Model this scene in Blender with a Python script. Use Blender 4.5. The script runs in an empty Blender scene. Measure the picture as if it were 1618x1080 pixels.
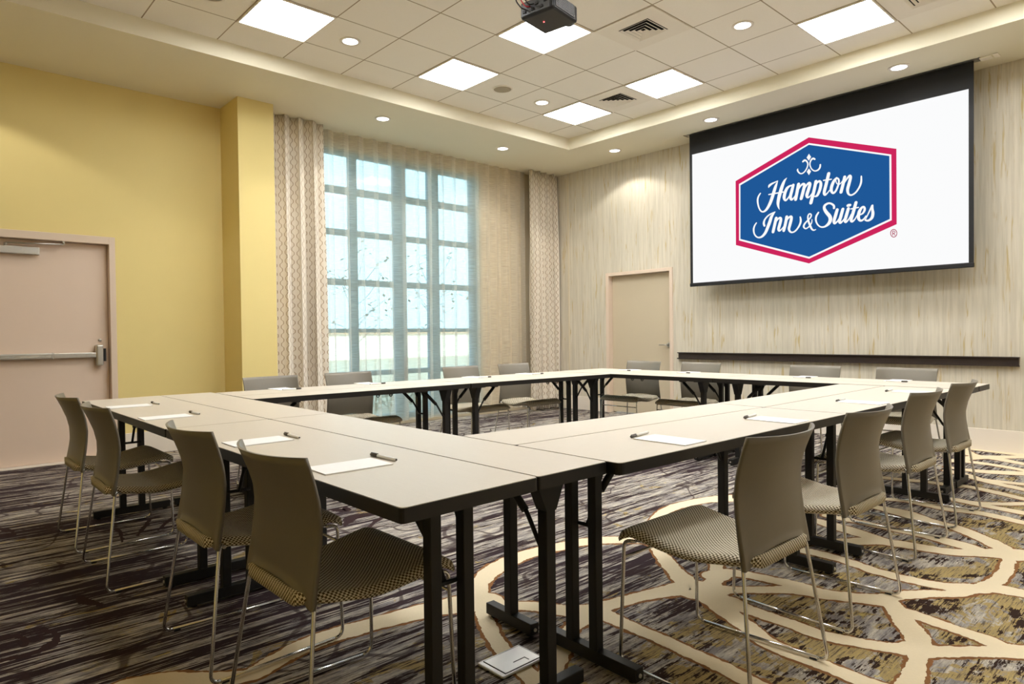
import bpy, bmesh, math, random
from mathutils import Vector, Matrix, noise

scene = bpy.context.scene
COL = scene.collection
PI = math.pi
random.seed(7)

# ------------------------------------------------------------------ camera
cam_data = bpy.data.cameras.new('camera')
cam = bpy.data.objects.new('camera', cam_data)
COL.objects.link(cam)
FPX, CX, CY = 1042.121, 795.0, 544.496
YAW, PITCH, ROLL = math.radians(47.8808), math.radians(-0.9127), math.radians(-0.6773)
CAM_H = 1.14
_f = Vector((-math.sin(YAW) * math.cos(PITCH), math.cos(YAW) * math.cos(PITCH), math.sin(PITCH)))
_r = Vector((math.cos(YAW), math.sin(YAW), 0))
_u = _r.cross(_f)
_r2 = math.cos(ROLL) * _r + math.sin(ROLL) * _u
_u2 = -math.sin(ROLL) * _r + math.cos(ROLL) * _u
cam.matrix_world = Matrix(((_r2.x, _u2.x, -_f.x, 0), (_r2.y, _u2.y, -_f.y, 0), (_r2.z, _u2.z, -_f.z, CAM_H), (0, 0, 0, 1)))
cam_data.sensor_fit = 'HORIZONTAL'
cam_data.sensor_width = 36.0
cam_data.lens = FPX * 36.0 / 1618.0
cam_data.shift_x = (809.0 - CX) / 1618.0
cam_data.shift_y = (CY - 540.0) / 1618.0
cam_data.clip_start = 0.05
scene.camera = cam

# ------------------------------------------------------------------ world, exposure, light levels
SKY_STRENGTH = 2.8
PANEL_STRENGTH = 24.0
DOWNLIGHT_STRENGTH = 6.0
DOWNLIGHT_WATTS = 42.0
world = bpy.data.worlds.new('world')
scene.world = world
world.use_nodes = True
wn = world.node_tree
wn.nodes['Background'].inputs[0].default_value = (0.60, 0.86, 1.0, 1)
wn.nodes['Background'].inputs[1].default_value = SKY_STRENGTH
sun_data = bpy.data.lights.new('sun', 'SUN')   # high sun behind the building, on the houses outside
sun_data.energy = 5.0
sun_data.angle = 0.01
sun_data.color = (1.0, 0.95, 0.86)
sun = bpy.data.objects.new('sun', sun_data)
COL.objects.link(sun)
sun.rotation_euler = Vector((-0.80, 0.10, -0.60)).to_track_quat('-Z', 'Y').to_euler()
vs = scene.view_settings
vs.view_transform = 'Standard'
vs.look = 'None'
vs.gamma = 1.0
vs.use_curve_mapping = False
vs.exposure = 0.0
scene.cycles.use_denoising = True
scene.cycles.max_bounces = 10
scene.cycles.diffuse_bounces = 6
scene.cycles.transparent_max_bounces = 16
scene.cycles.sample_clamp_indirect = 8.0
VEINS=[
[(-2.403,0.507,0.155),(-2.378,0.614,0.116),(-2.284,0.725,0.094),(-2.22,0.84,0.09),(-2.257,0.946,0.092),(-2.294,1.092,0.106),(-2.29,1.233,0.117),(-2.276,1.336,0.112),(-2.237,1.558,0.131),(-2.193,1.695,0.164),(-2.147,1.8,0.194)],
[(-2.122,1.779,0.075),(-2.283,1.904,0.077),(-2.379,2.044,0.103),(-2.427,2.195,0.109),(-2.443,2.383,0.107),(-2.412,2.561,0.106),(-2.363,2.75,0.111),(-2.278,2.869,0.122),(-2.17,2.964,0.1),(-2.077,2.966,0.094)],
[(-2.149,4.409,0.111),(-2.297,4.161,0.169),(-2.396,3.964,0.117),(-2.435,3.693,0.099),(-2.383,3.427,0.066),(-2.243,3.156,0.05),(-2.081,2.962,0.06),(-1.905,2.801,0.08),(-1.742,2.668,0.092),(-1.585,2.566,0.126)],
[(-1.577,2.574,0.223),(-1.626,2.555,0.154),(-1.667,2.45,0.108),(-1.714,2.311,0.084),(-1.746,2.171,0.085),(-1.773,2.06,0.106),(-1.849,1.981,0.1),(-1.955,1.925,0.089),(-2.042,1.843,0.095),(-2.13,1.799,0.161)],
[(-2.147,1.8,0.077),(-2.032,1.719,0.069),(-1.922,1.651,0.063),(-1.791,1.586,0.066),(-1.646,1.544,0.071),(-1.5,1.496,0.071)],
[(-1.738,2.079,0.08),(-1.728,1.968,0.079),(-1.694,1.843,0.06),(-1.609,1.715,0.067),(-1.542,1.593,0.075),(-1.487,1.477,0.082)],
[(-1.73,2.069,0.084),(-1.687,2.071,0.088),(-1.576,2.062,0.075),(-1.445,2.059,0.072),(-1.314,2.046,0.072),(-1.198,2.036,0.073),(-1.061,2.017,0.075),(-0.936,1.996,0.078)],
[(-1.593,2.579,0.189),(-1.509,2.553,0.15),(-1.373,2.452,0.101),(-1.262,2.391,0.086),(-1.152,2.322,0.083),(-1.036,2.298,0.083),(-0.905,2.289,0.076),(-0.814,2.279,0.078),(-0.731,2.277,0.086)],
[(-1.554,2.567,0.118),(-1.578,2.702,0.081),(-1.632,2.829,0.063),(-1.736,2.974,0.061),(-1.84,3.09,0.046)],
[(-1.547,2.595,0.155),(-1.48,2.676,0.085),(-1.407,2.751,0.072),(-1.298,2.864,0.091),(-1.191,2.915,0.107),(-1.063,2.979,0.112),(-0.994,3.022,0.132)],
[(-1.613,2.779,0.13),(-1.595,2.856,0.095),(-1.523,2.895,0.086),(-1.401,2.919,0.089),(-1.276,2.929,0.099),(-1.188,2.927,0.088)],
[(-1.426,2.552,0.116),(-1.335,2.536,0.087),(-1.255,2.531,0.082),(-1.139,2.528,0.079),(-1.03,2.518,0.08),(-0.912,2.553,0.079),(-0.835,2.584,0.077),(-0.786,2.609,0.089),(-0.737,2.646,0.111)],
[(-0.764,2.745,0.066),(-0.739,2.631,0.063),(-0.715,2.526,0.057),(-0.696,2.403,0.069),(-0.681,2.277,0.076)],
[(-0.748,2.649,0.127),(-0.698,2.681,0.09),(-0.633,2.743,0.075),(-0.548,2.832,0.085),(-0.487,2.89,0.11),(-0.375,2.974,0.121)],
[(-0.749,2.689,0.082),(-0.785,2.76,0.086),(-0.851,2.862,0.087),(-0.924,2.983,0.078),(-0.965,3.033,0.085)],
[(-0.876,2.962,0.093),(-0.784,2.949,0.076),(-0.704,2.929,0.073),(-0.617,2.914,0.082),(-0.546,2.889,0.083),(-0.485,2.899,0.083)],
[(-0.995,3.041,0.086),(-0.946,3.14,0.075),(-0.874,3.244,0.078),(-0.799,3.323,0.071),(-0.745,3.451,0.078),(-0.681,3.517,0.117),(-0.596,3.535,0.105),(-0.468,3.551,0.119)],
[(-1.517,3.423,0.095),(-1.394,3.436,0.089),(-1.259,3.415,0.079),(-1.128,3.375,0.085),(-1.013,3.366,0.089),(-0.909,3.374,0.089),(-0.824,3.399,0.109),(-0.746,3.459,0.11)],
[(-0.763,3.442,0.065),(-0.717,3.574,0.064),(-0.709,3.774,0.056),(-0.731,3.985,0.054),(-0.767,4.109,0.059)],
[(-0.756,4.093,0.19),(-0.852,4.022,0.117),(-0.982,3.929,0.115),(-1.133,3.905,0.121),(-1.288,3.853,0.118),(-1.379,3.743,0.113),(-1.492,3.597,0.079),(-1.638,3.541,0.072)],
[(-1.672,4.031,0.08),(-1.549,3.988,0.123),(-1.406,3.943,0.118),(-1.244,3.882,0.091)],
[(-1.658,4.183,0.086),(-1.51,4.177,0.083),(-1.296,4.157,0.079),(-1.116,4.141,0.086),(-0.978,4.109,0.123),(-0.846,4.056,0.092)],
[(-1.713,4.628,0.082),(-1.537,4.6,0.094),(-1.375,4.571,0.152),(-1.208,4.484,0.114),(-1.067,4.444,0.104),(-0.936,4.34,0.103),(-0.816,4.216,0.103),(-0.754,4.123,0.101)],
[(-0.764,4.112,0.135),(-0.704,4.174,0.124),(-0.535,4.24,0.138)],
[(-1.418,4.901,0.068),(-1.215,4.86,0.087),(-1.036,4.894,0.101),(-0.814,4.829,0.088),(-0.602,4.765,0.097)],
[(-1.338,5.149,0.081),(-1.221,5.171,0.096),(-1.128,5.136,0.088),(-0.857,5.086,0.102),(-0.638,5.046,0.097)],
[(-1.176,5.146,0.075),(-1.028,5.226,0.078),(-0.902,5.353,0.082),(-0.699,5.535,0.082)],
[(-1.319,5.669,0.084),(-1.169,5.626,0.095),(-0.928,5.502,0.084),(-0.678,5.362,0.078)],
[(-1.52,6.187,0.099),(-1.399,6.105,0.107),(-1.24,5.966,0.092),(-0.982,5.826,0.093),(-0.718,5.677,0.087)],
[(-1.27,5.997,0.103),(-1.016,6.028,0.1),(-0.766,6.056,0.096)],
[(-1.562,6.357,0.082),(-1.474,6.337,0.101),(-1.32,6.35,0.143),(-1.092,6.475,0.161),(-0.838,6.629,0.131)],
[(-1.626,6.714,0.134),(-1.502,6.733,0.128),(-1.319,6.706,0.1),(-1.116,6.62,0.099),(-0.817,6.462,0.091)],
[(-1.611,6.65,0.061),(-1.573,6.806,0.085),(-1.5,7.021,0.152),(-1.233,7.315,0.13),(-0.962,7.608,0.116)],
[(-1.758,7.473,0.068),(-1.668,7.322,0.071),(-1.562,7.11,0.119),(-1.428,7.071,0.145),(-1.168,6.929,0.104),(-0.853,6.744,0.096)],
[(-1.737,7.493,0.109),(-1.64,7.466,0.113),(-1.25,7.413,0.144),(-0.93,7.355,0.136)],
[(-1.823,4.814,0.077),(-1.663,4.823,0.078),(-1.492,4.898,0.076),(-1.323,4.951,0.075)],
[(-1.908,5.537,0.102),(-1.701,5.584,0.099),(-1.504,5.629,0.096),(-1.341,5.618,0.09)]]
DARK_VEINS=[
[(-2.935,0.224,0.036),(-2.924,0.296,0.036),(-2.944,0.365,0.053),(-3.01,0.4,0.023),(-3.08,0.404,0.024),(-3.13,0.375,0.025)],
[(-3.16,0.243,0.04),(-3.144,0.29,0.032),(-3.062,0.315,0.019),(-3.018,0.303,0.026)],
[(-4.998,0.397,0.038),(-4.91,0.432,0.046),(-4.845,0.444,0.021),(-4.798,0.422,0.086),(-4.82,0.382,0.072)],
[(-4.508,0.916,0.015),(-4.327,0.904,0.019),(-4.176,0.875,0.012)],
[(-4.244,0.971,0.017),(-4.417,1.046,0.028),(-4.574,1.12,0.025)],
[(-4.271,1.085,0.016),(-4.413,1.165,0.024),(-4.582,1.278,0.027)],
[(-3.418,0.544,0.019),(-3.341,0.555,0.045),(-3.253,0.598,0.024)],
[(-3.581,1.936,0.021),(-3.7,2.049,0.094),(-3.71,2.163,0.064)],
[(-3.396,1.979,0.019),(-3.507,2.088,0.03),(-3.584,2.207,0.037)],
[(-3.952,2.069,0.058),(-3.888,2.113,0.069),(-3.98,2.154,0.021)]]
SCRIPT_STROKES=[
[(-3.5980,2.7056,-3.5870,2.6961),(-3.6018,2.7019,-3.5902,2.6918),(-3.6074,2.6964,-3.5948,2.6858),(-3.6136,2.6896,-3.5996,2.6790),(-3.6191,2.6822,-3.6036,2.6721),(-3.6237,2.6743,-3.6068,2.6649),(-3.6278,2.6658,-3.6099,2.6570),(-3.6314,2.6565,-3.6124,2.6488),(-3.6339,2.6465,-3.6142,2.6403),(-3.6354,2.6361,-3.6152,2.6315),(-3.6359,2.6254,-3.6156,2.6222),(-3.6355,2.6141,-3.6153,2.6122),(-3.6342,2.6019,-3.6144,2.6012),(-3.6321,2.5883,-3.6128,2.5884),(-3.6290,2.5735,-3.6106,2.5744),(-3.6250,2.5584,-3.6076,2.5604),(-3.6203,2.5443,-3.6039,2.5475),(-3.6148,2.5308,-3.5991,2.5353),(-3.6085,2.5176,-3.5934,2.5233),(-3.6014,2.5054,-3.5873,2.5131),(-3.5934,2.4953,-3.5815,2.5057),(-3.5844,2.4877,-3.5760,2.5012),(-3.5746,2.4827,-3.5705,2.4985),(-3.5643,2.4802,-3.5649,2.4973),(-3.5540,2.4799,-3.5591,2.4978),(-3.5435,2.4817,-3.5530,2.5002),(-3.5329,2.4855,-3.5465,2.5047),(-3.5224,2.4913,-3.5398,2.5109),(-3.5121,2.4990,-3.5329,2.5186),(-3.5021,2.5089,-3.5257,2.5282),(-3.4922,2.5208,-3.5181,2.5398),(-3.4828,2.5339,-3.5105,2.5528),(-3.4739,2.5476,-3.5033,2.5662),(-3.4658,2.5618,-3.4966,2.5799),(-3.4583,2.5769,-3.4901,2.5943),(-3.4512,2.5926,-3.4838,2.6096),(-3.4444,2.6091,-3.4775,2.6256),(-3.4376,2.6269,-3.4713,2.6428),(-3.4312,2.6458,-3.4652,2.6612),(-3.4252,2.6644,-3.4592,2.6799),(-3.4196,2.6819,-3.4530,2.6974),(-3.4145,2.6981,-3.4472,2.7134),(-3.4098,2.7135,-3.4417,2.7286),(-3.4055,2.7283,-3.4356,2.7433),(-3.4014,2.7433,-3.4284,2.7576),(-3.3974,2.7602,-3.4189,2.7723),(-3.3933,2.7784,-3.4078,2.7869),(-3.3897,2.7948,-3.3976,2.7994),(-3.3872,2.8062,-3.3905,2.8081)],
[(-3.4950,2.7457,-3.5008,2.7486),(-3.4917,2.7489,-3.5011,2.7535),(-3.4871,2.7533,-3.5016,2.7608),(-3.4822,2.7572,-3.5008,2.7696),(-3.4779,2.7600,-3.4970,2.7779),(-3.4736,2.7630,-3.4904,2.7838),(-3.4681,2.7669,-3.4825,2.7880),(-3.4617,2.7712,-3.4740,2.7913),(-3.4547,2.7752,-3.4652,2.7942),(-3.4470,2.7790,-3.4557,2.7968),(-3.4383,2.7826,-3.4456,2.7988),(-3.4294,2.7862,-3.4357,2.8005),(-3.4208,2.7896,-3.4266,2.8022),(-3.4124,2.7930,-3.4176,2.8041),(-3.4041,2.7963,-3.4087,2.8061),(-3.3969,2.7991,-3.4009,2.8079),(-3.3918,2.8011,-3.3955,2.8091)],
[(-3.2896,2.8222,-3.2870,2.8194),(-3.2961,2.8191,-3.2907,2.8133),(-3.3055,2.8147,-3.2959,2.8048),(-3.3164,2.8082,-3.3015,2.7947),(-3.3268,2.7988,-3.3064,2.7838),(-3.3359,2.7867,-3.3111,2.7711),(-3.3445,2.7725,-3.3161,2.7563),(-3.3526,2.7570,-3.3214,2.7401),(-3.3602,2.7409,-3.3268,2.7236),(-3.3674,2.7234,-3.3324,2.7063),(-3.3743,2.7047,-3.3383,2.6879),(-3.3805,2.6860,-3.3441,2.6695),(-3.3859,2.6688,-3.3493,2.6526),(-3.3905,2.6534,-3.3540,2.6377),(-3.3943,2.6389,-3.3582,2.6241),(-3.3976,2.6250,-3.3619,2.6113),(-3.4003,2.6111,-3.3653,2.5986),(-3.4027,2.5972,-3.3683,2.5858),(-3.4048,2.5833,-3.3710,2.5733),(-3.4059,2.5695,-3.3732,2.5617),(-3.4058,2.5558,-3.3747,2.5512),(-3.4037,2.5427,-3.3754,2.5414),(-3.4002,2.5306,-3.3755,2.5315),(-3.3961,2.5199,-3.3751,2.5218),(-3.3919,2.5104,-3.3746,2.5127),(-3.3871,2.5016,-3.3741,2.5043),(-3.3818,2.4939,-3.3732,2.4962),(-3.3770,2.4877,-3.3723,2.4891),(-3.3738,2.4834,-3.3716,2.4841)],
[(-3.4928,2.6644,-3.4953,2.6776),(-3.4823,2.6645,-3.4848,2.6779),(-3.4673,2.6647,-3.4698,2.6784),(-3.4506,2.6649,-3.4532,2.6789),(-3.4352,2.6649,-3.4376,2.6792),(-3.4214,2.6649,-3.4237,2.6793),(-3.4078,2.6649,-3.4101,2.6792),(-3.3944,2.6648,-3.3967,2.6791),(-3.3812,2.6648,-3.3836,2.6790),(-3.3672,2.6649,-3.3695,2.6790),(-3.3526,2.6650,-3.3550,2.6791),(-3.3397,2.6651,-3.3421,2.6792),(-3.3307,2.6652,-3.3331,2.6793)],
[(-3.2171,2.7321,-3.2186,2.7118),(-3.2233,2.7331,-3.2249,2.7138),(-3.2327,2.7348,-3.2334,2.7167),(-3.2440,2.7360,-3.2421,2.7187),(-3.2555,2.7355,-3.2497,2.7182),(-3.2665,2.7331,-3.2567,2.7148),(-3.2778,2.7295,-3.2638,2.7092),(-3.2891,2.7239,-3.2703,2.7024),(-3.2995,2.7157,-3.2759,2.6948),(-3.3083,2.7047,-3.2812,2.6857),(-3.3158,2.6917,-3.2866,2.6744),(-3.3220,2.6780,-3.2916,2.6621),(-3.3271,2.6645,-3.2957,2.6499),(-3.3315,2.6508,-3.2990,2.6377),(-3.3351,2.6364,-3.3016,2.6252),(-3.3372,2.6220,-3.3033,2.6138),(-3.3370,2.6081,-3.3041,2.6050),(-3.3337,2.5948,-3.3041,2.5974),(-3.3277,2.5826,-3.3035,2.5901),(-3.3193,2.5722,-3.3030,2.5856),(-3.3066,2.5655,-3.3052,2.5850),(-3.2950,2.5680,-3.3042,2.5847),(-3.2864,2.5743,-3.2979,2.5881),(-3.2782,2.5824,-3.2902,2.5945),(-3.2705,2.5911,-3.2826,2.6021),(-3.2628,2.6008,-3.2751,2.6109),(-3.2549,2.6119,-3.2677,2.6214),(-3.2473,2.6240,-3.2605,2.6330),(-3.2403,2.6366,-3.2541,2.6450),(-3.2339,2.6511,-3.2480,2.6587),(-3.2280,2.6670,-3.2422,2.6741),(-3.2230,2.6814,-3.2373,2.6884),(-3.2195,2.6913,-3.2338,2.6983)],
[(-3.2330,2.7350,-3.2050,2.7231),(-3.2363,2.7239,-3.2077,2.7118),(-3.2412,2.7080,-3.2115,2.6955),(-3.2464,2.6904,-3.2158,2.6775),(-3.2511,2.6743,-3.2198,2.6609),(-3.2556,2.6601,-3.2241,2.6458),(-3.2603,2.6456,-3.2285,2.6315),(-3.2644,2.6309,-3.2321,2.6189),(-3.2665,2.6163,-3.2341,2.6087),(-3.2659,2.6020,-3.2344,2.5997),(-3.2631,2.5887,-3.2336,2.5912),(-3.2584,2.5768,-3.2325,2.5853),(-3.2493,2.5657,-3.2342,2.5852),(-3.2349,2.5621,-3.2390,2.5859),(-3.2258,2.5664,-3.2363,2.5850),(-3.2193,2.5725,-3.2300,2.5867),(-3.2134,2.5790,-3.2236,2.5898),(-3.2072,2.5869,-3.2171,2.5956),(-3.2007,2.5965,-3.2102,2.6041),(-3.1949,2.6055,-3.2041,2.6126),(-3.1910,2.6116,-3.1997,2.6185)],
[(-3.1779,2.7340,-3.1454,2.7222),(-3.1809,2.7193,-3.1484,2.7075),(-3.1851,2.6980,-3.1526,2.6863),(-3.1899,2.6744,-3.1573,2.6627),(-3.1943,2.6523,-3.1618,2.6407),(-3.1986,2.6308,-3.1662,2.6192),(-3.2030,2.6084,-3.1710,2.5970),(-3.2069,2.5885,-3.1752,2.5772),(-3.2096,2.5746,-3.1781,2.5635)],
[(-3.1644,2.6585,-3.1743,2.6658),(-3.1582,2.6672,-3.1689,2.6751),(-3.1494,2.6798,-3.1612,2.6888),(-3.1397,2.6925,-3.1525,2.7031),(-3.1313,2.7015,-3.1444,2.7145),(-3.1241,2.7062,-3.1366,2.7225),(-3.1174,2.7089,-3.1286,2.7285),(-3.1121,2.7095,-3.1204,2.7325),(-3.1094,2.7088,-3.1119,2.7340),(-3.1094,2.7081,-3.1023,2.7324),(-3.1118,2.7093,-3.0919,2.7255),(-3.1133,2.7107,-3.0851,2.7138),(-3.1135,2.7071,-3.0831,2.7009),(-3.1153,2.6971,-3.0845,2.6864),(-3.1189,2.6824,-3.0879,2.6698),(-3.1237,2.6654,-3.0923,2.6521),(-3.1285,2.6480,-3.0969,2.6345),(-3.1338,2.6288,-3.1022,2.6151),(-3.1398,2.6076,-3.1086,2.5938),(-3.1453,2.5883,-3.1146,2.5746),(-3.1492,2.5748,-3.1187,2.5613)],
[(-3.1020,2.6482,-3.1120,2.6551),(-3.0959,2.6579,-3.1067,2.6653),(-3.0872,2.6719,-3.0991,2.6803),(-3.0776,2.6862,-3.0906,2.6961),(-3.0690,2.6967,-3.0826,2.7090),(-3.0614,2.7030,-3.0749,2.7183),(-3.0539,2.7073,-3.0669,2.7257),(-3.0477,2.7093,-3.0590,2.7311),(-3.0450,2.7091,-3.0507,2.7342),(-3.0481,2.7090,-3.0394,2.7327),(-3.0530,2.7127,-3.0288,2.7232),(-3.0543,2.7137,-3.0246,2.7118),(-3.0550,2.7097,-3.0242,2.7002),(-3.0574,2.7003,-3.0266,2.6870),(-3.0618,2.6866,-3.0311,2.6718),(-3.0671,2.6710,-3.0363,2.6561),(-3.0719,2.6563,-3.0411,2.6412),(-3.0769,2.6423,-3.0459,2.6267),(-3.0823,2.6278,-3.0509,2.6122),(-3.0871,2.6134,-3.0550,2.5995),(-3.0896,2.5997,-3.0574,2.5905),(-3.0889,2.5870,-3.0584,2.5851),(-3.0851,2.5757,-3.0589,2.5816),(-3.0784,2.5662,-3.0598,2.5803),(-3.0685,2.5597,-3.0620,2.5803),(-3.0583,2.5591,-3.0620,2.5792),(-3.0502,2.5623,-3.0576,2.5787),(-3.0428,2.5672,-3.0511,2.5801),(-3.0357,2.5733,-3.0444,2.5834),(-3.0283,2.5819,-3.0370,2.5902),(-3.0203,2.5926,-3.0289,2.6000),(-3.0131,2.6027,-3.0215,2.6098),(-3.0081,2.6097,-3.0164,2.6166)],
[(-2.9926,2.7308,-2.9615,2.7187),(-2.9962,2.7138,-2.9651,2.7019),(-3.0012,2.6898,-2.9701,2.6778),(-3.0073,2.6620,-2.9762,2.6498),(-3.0139,2.6340,-2.9829,2.6213),(-3.0221,2.6029,-2.9909,2.5897),(-3.0318,2.5678,-3.0002,2.5544),(-3.0408,2.5357,-3.0089,2.5222),(-3.0471,2.5133,-3.0149,2.4998)],
[(-2.9878,2.6570,-2.9977,2.6636),(-2.9824,2.6663,-2.9931,2.6734),(-2.9747,2.6797,-2.9865,2.6878),(-2.9662,2.6931,-2.9790,2.7029),(-2.9585,2.7024,-2.9716,2.7148),(-2.9517,2.7072,-2.9639,2.7231),(-2.9452,2.7099,-2.9556,2.7294),(-2.9409,2.7100,-2.9460,2.7330),(-2.9416,2.7096,-2.9338,2.7314),(-2.9430,2.7095,-2.9233,2.7226),(-2.9419,2.7056,-2.9168,2.7115),(-2.9408,2.6987,-2.9129,2.6989),(-2.9406,2.6904,-2.9113,2.6852),(-2.9418,2.6792,-2.9122,2.6701),(-2.9444,2.6651,-2.9151,2.6538),(-2.9481,2.6499,-2.9192,2.6372),(-2.9521,2.6356,-2.9242,2.6217),(-2.9567,2.6217,-2.9301,2.6068),(-2.9622,2.6075,-2.9372,2.5920),(-2.9677,2.5949,-2.9450,2.5786),(-2.9725,2.5859,-2.9532,2.5681),(-2.9761,2.5809,-2.9622,2.5615),(-2.9794,2.5780,-2.9717,2.5587),(-2.9832,2.5763,-2.9804,2.5590),(-2.9868,2.5753,-2.9884,2.5611),(-2.9906,2.5758,-2.9959,2.5658),(-2.9959,2.5789,-3.0016,2.5724),(-3.0011,2.5830,-3.0058,2.5784),(-3.0050,2.5860,-3.0086,2.5824)],
[(-2.8615,2.7896,-2.8304,2.7761),(-2.8664,2.7690,-2.8355,2.7556),(-2.8737,2.7392,-2.8429,2.7260),(-2.8814,2.7070,-2.8510,2.6940),(-2.8882,2.6795,-2.8580,2.6664),(-2.8940,2.6575,-2.8641,2.6441),(-2.8996,2.6375,-2.8697,2.6242),(-2.9043,2.6194,-2.8743,2.6073),(-2.9071,2.6033,-2.8773,2.5941),(-2.9076,2.5896,-2.8785,2.5848),(-2.9058,2.5778,-2.8788,2.5792),(-2.9010,2.5671,-2.8793,2.5779),(-2.8908,2.5581,-2.8830,2.5799),(-2.8792,2.5575,-2.8854,2.5793),(-2.8713,2.5621,-2.8811,2.5793),(-2.8647,2.5680,-2.8743,2.5816),(-2.8582,2.5745,-2.8672,2.5854),(-2.8510,2.5825,-2.8597,2.5916),(-2.8431,2.5922,-2.8514,2.6003),(-2.8359,2.6013,-2.8439,2.6089),(-2.8310,2.6075,-2.8386,2.6148)],
[(-2.8979,2.7156,-2.8996,2.7280),(-2.8908,2.7153,-2.8925,2.7279),(-2.8807,2.7149,-2.8825,2.7279),(-2.8693,2.7144,-2.8712,2.7277),(-2.8586,2.7141,-2.8604,2.7275),(-2.8477,2.7139,-2.8495,2.7271),(-2.8362,2.7137,-2.8379,2.7266),(-2.8259,2.7136,-2.8276,2.7261),(-2.8187,2.7135,-2.8204,2.7258)],
[(-2.7736,2.7306,-2.7599,2.7146),(-2.7796,2.7264,-2.7648,2.7090),(-2.7884,2.7202,-2.7715,2.7011),(-2.7985,2.7120,-2.7784,2.6922),(-2.8076,2.7017,-2.7841,2.6829),(-2.8151,2.6894,-2.7892,2.6721),(-2.8219,2.6755,-2.7944,2.6593),(-2.8277,2.6612,-2.7990,2.6462),(-2.8321,2.6477,-2.8023,2.6346),(-2.8349,2.6352,-2.8044,2.6246),(-2.8364,2.6230,-2.8056,2.6156),(-2.8364,2.6111,-2.8058,2.6077),(-2.8345,2.5994,-2.8055,2.6014),(-2.8302,2.5880,-2.8045,2.5951),(-2.8239,2.5774,-2.8028,2.5888),(-2.8157,2.5683,-2.8011,2.5845),(-2.8046,2.5622,-2.8016,2.5835),(-2.7936,2.5626,-2.8010,2.5832),(-2.7849,2.5668,-2.7965,2.5850),(-2.7771,2.5730,-2.7909,2.5891),(-2.7701,2.5808,-2.7854,2.5948),(-2.7638,2.5904,-2.7802,2.6026),(-2.7578,2.6019,-2.7749,2.6129),(-2.7524,2.6140,-2.7699,2.6244),(-2.7478,2.6257,-2.7655,2.6356),(-2.7437,2.6373,-2.7614,2.6465),(-2.7402,2.6493,-2.7578,2.6575),(-2.7374,2.6611,-2.7549,2.6681),(-2.7356,2.6724,-2.7533,2.6775),(-2.7351,2.6830,-2.7528,2.6860),(-2.7358,2.6932,-2.7534,2.6939),(-2.7375,2.7027,-2.7547,2.7005),(-2.7409,2.7119,-2.7561,2.7049),(-2.7472,2.7199,-2.7578,2.7074),(-2.7545,2.7250,-2.7613,2.7102),(-2.7603,2.7279,-2.7660,2.7131),(-2.7639,2.7298,-2.7696,2.7155)],
[(-2.7793,2.6991,-2.7701,2.6998),(-2.7778,2.6924,-2.7686,2.6930),(-2.7757,2.6824,-2.7666,2.6833),(-2.7727,2.6715,-2.7640,2.6738),(-2.7679,2.6622,-2.7608,2.6674),(-2.7613,2.6557,-2.7566,2.6634),(-2.7535,2.6510,-2.7511,2.6602),(-2.7450,2.6485,-2.7453,2.6584),(-2.7365,2.6488,-2.7400,2.6585),(-2.7287,2.6527,-2.7344,2.6612),(-2.7215,2.6591,-2.7280,2.6665),(-2.7148,2.6667,-2.7215,2.6734),(-2.7088,2.6743,-2.7156,2.6804),(-2.7031,2.6827,-2.7102,2.6883),(-2.6978,2.6922,-2.7051,2.6974),(-2.6934,2.7008,-2.7007,2.7060),(-2.6903,2.7067,-2.6977,2.7119)],
[(-2.7013,2.7248,-2.6732,2.7130),(-2.7045,2.7113,-2.6761,2.6994),(-2.7090,2.6918,-2.6803,2.6798),(-2.7141,2.6700,-2.6852,2.6578),(-2.7191,2.6497,-2.6900,2.6371),(-2.7243,2.6295,-2.6951,2.6166),(-2.7299,2.6083,-2.7008,2.5952),(-2.7350,2.5893,-2.7059,2.5763),(-2.7385,2.5760,-2.7094,2.5630)],
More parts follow.
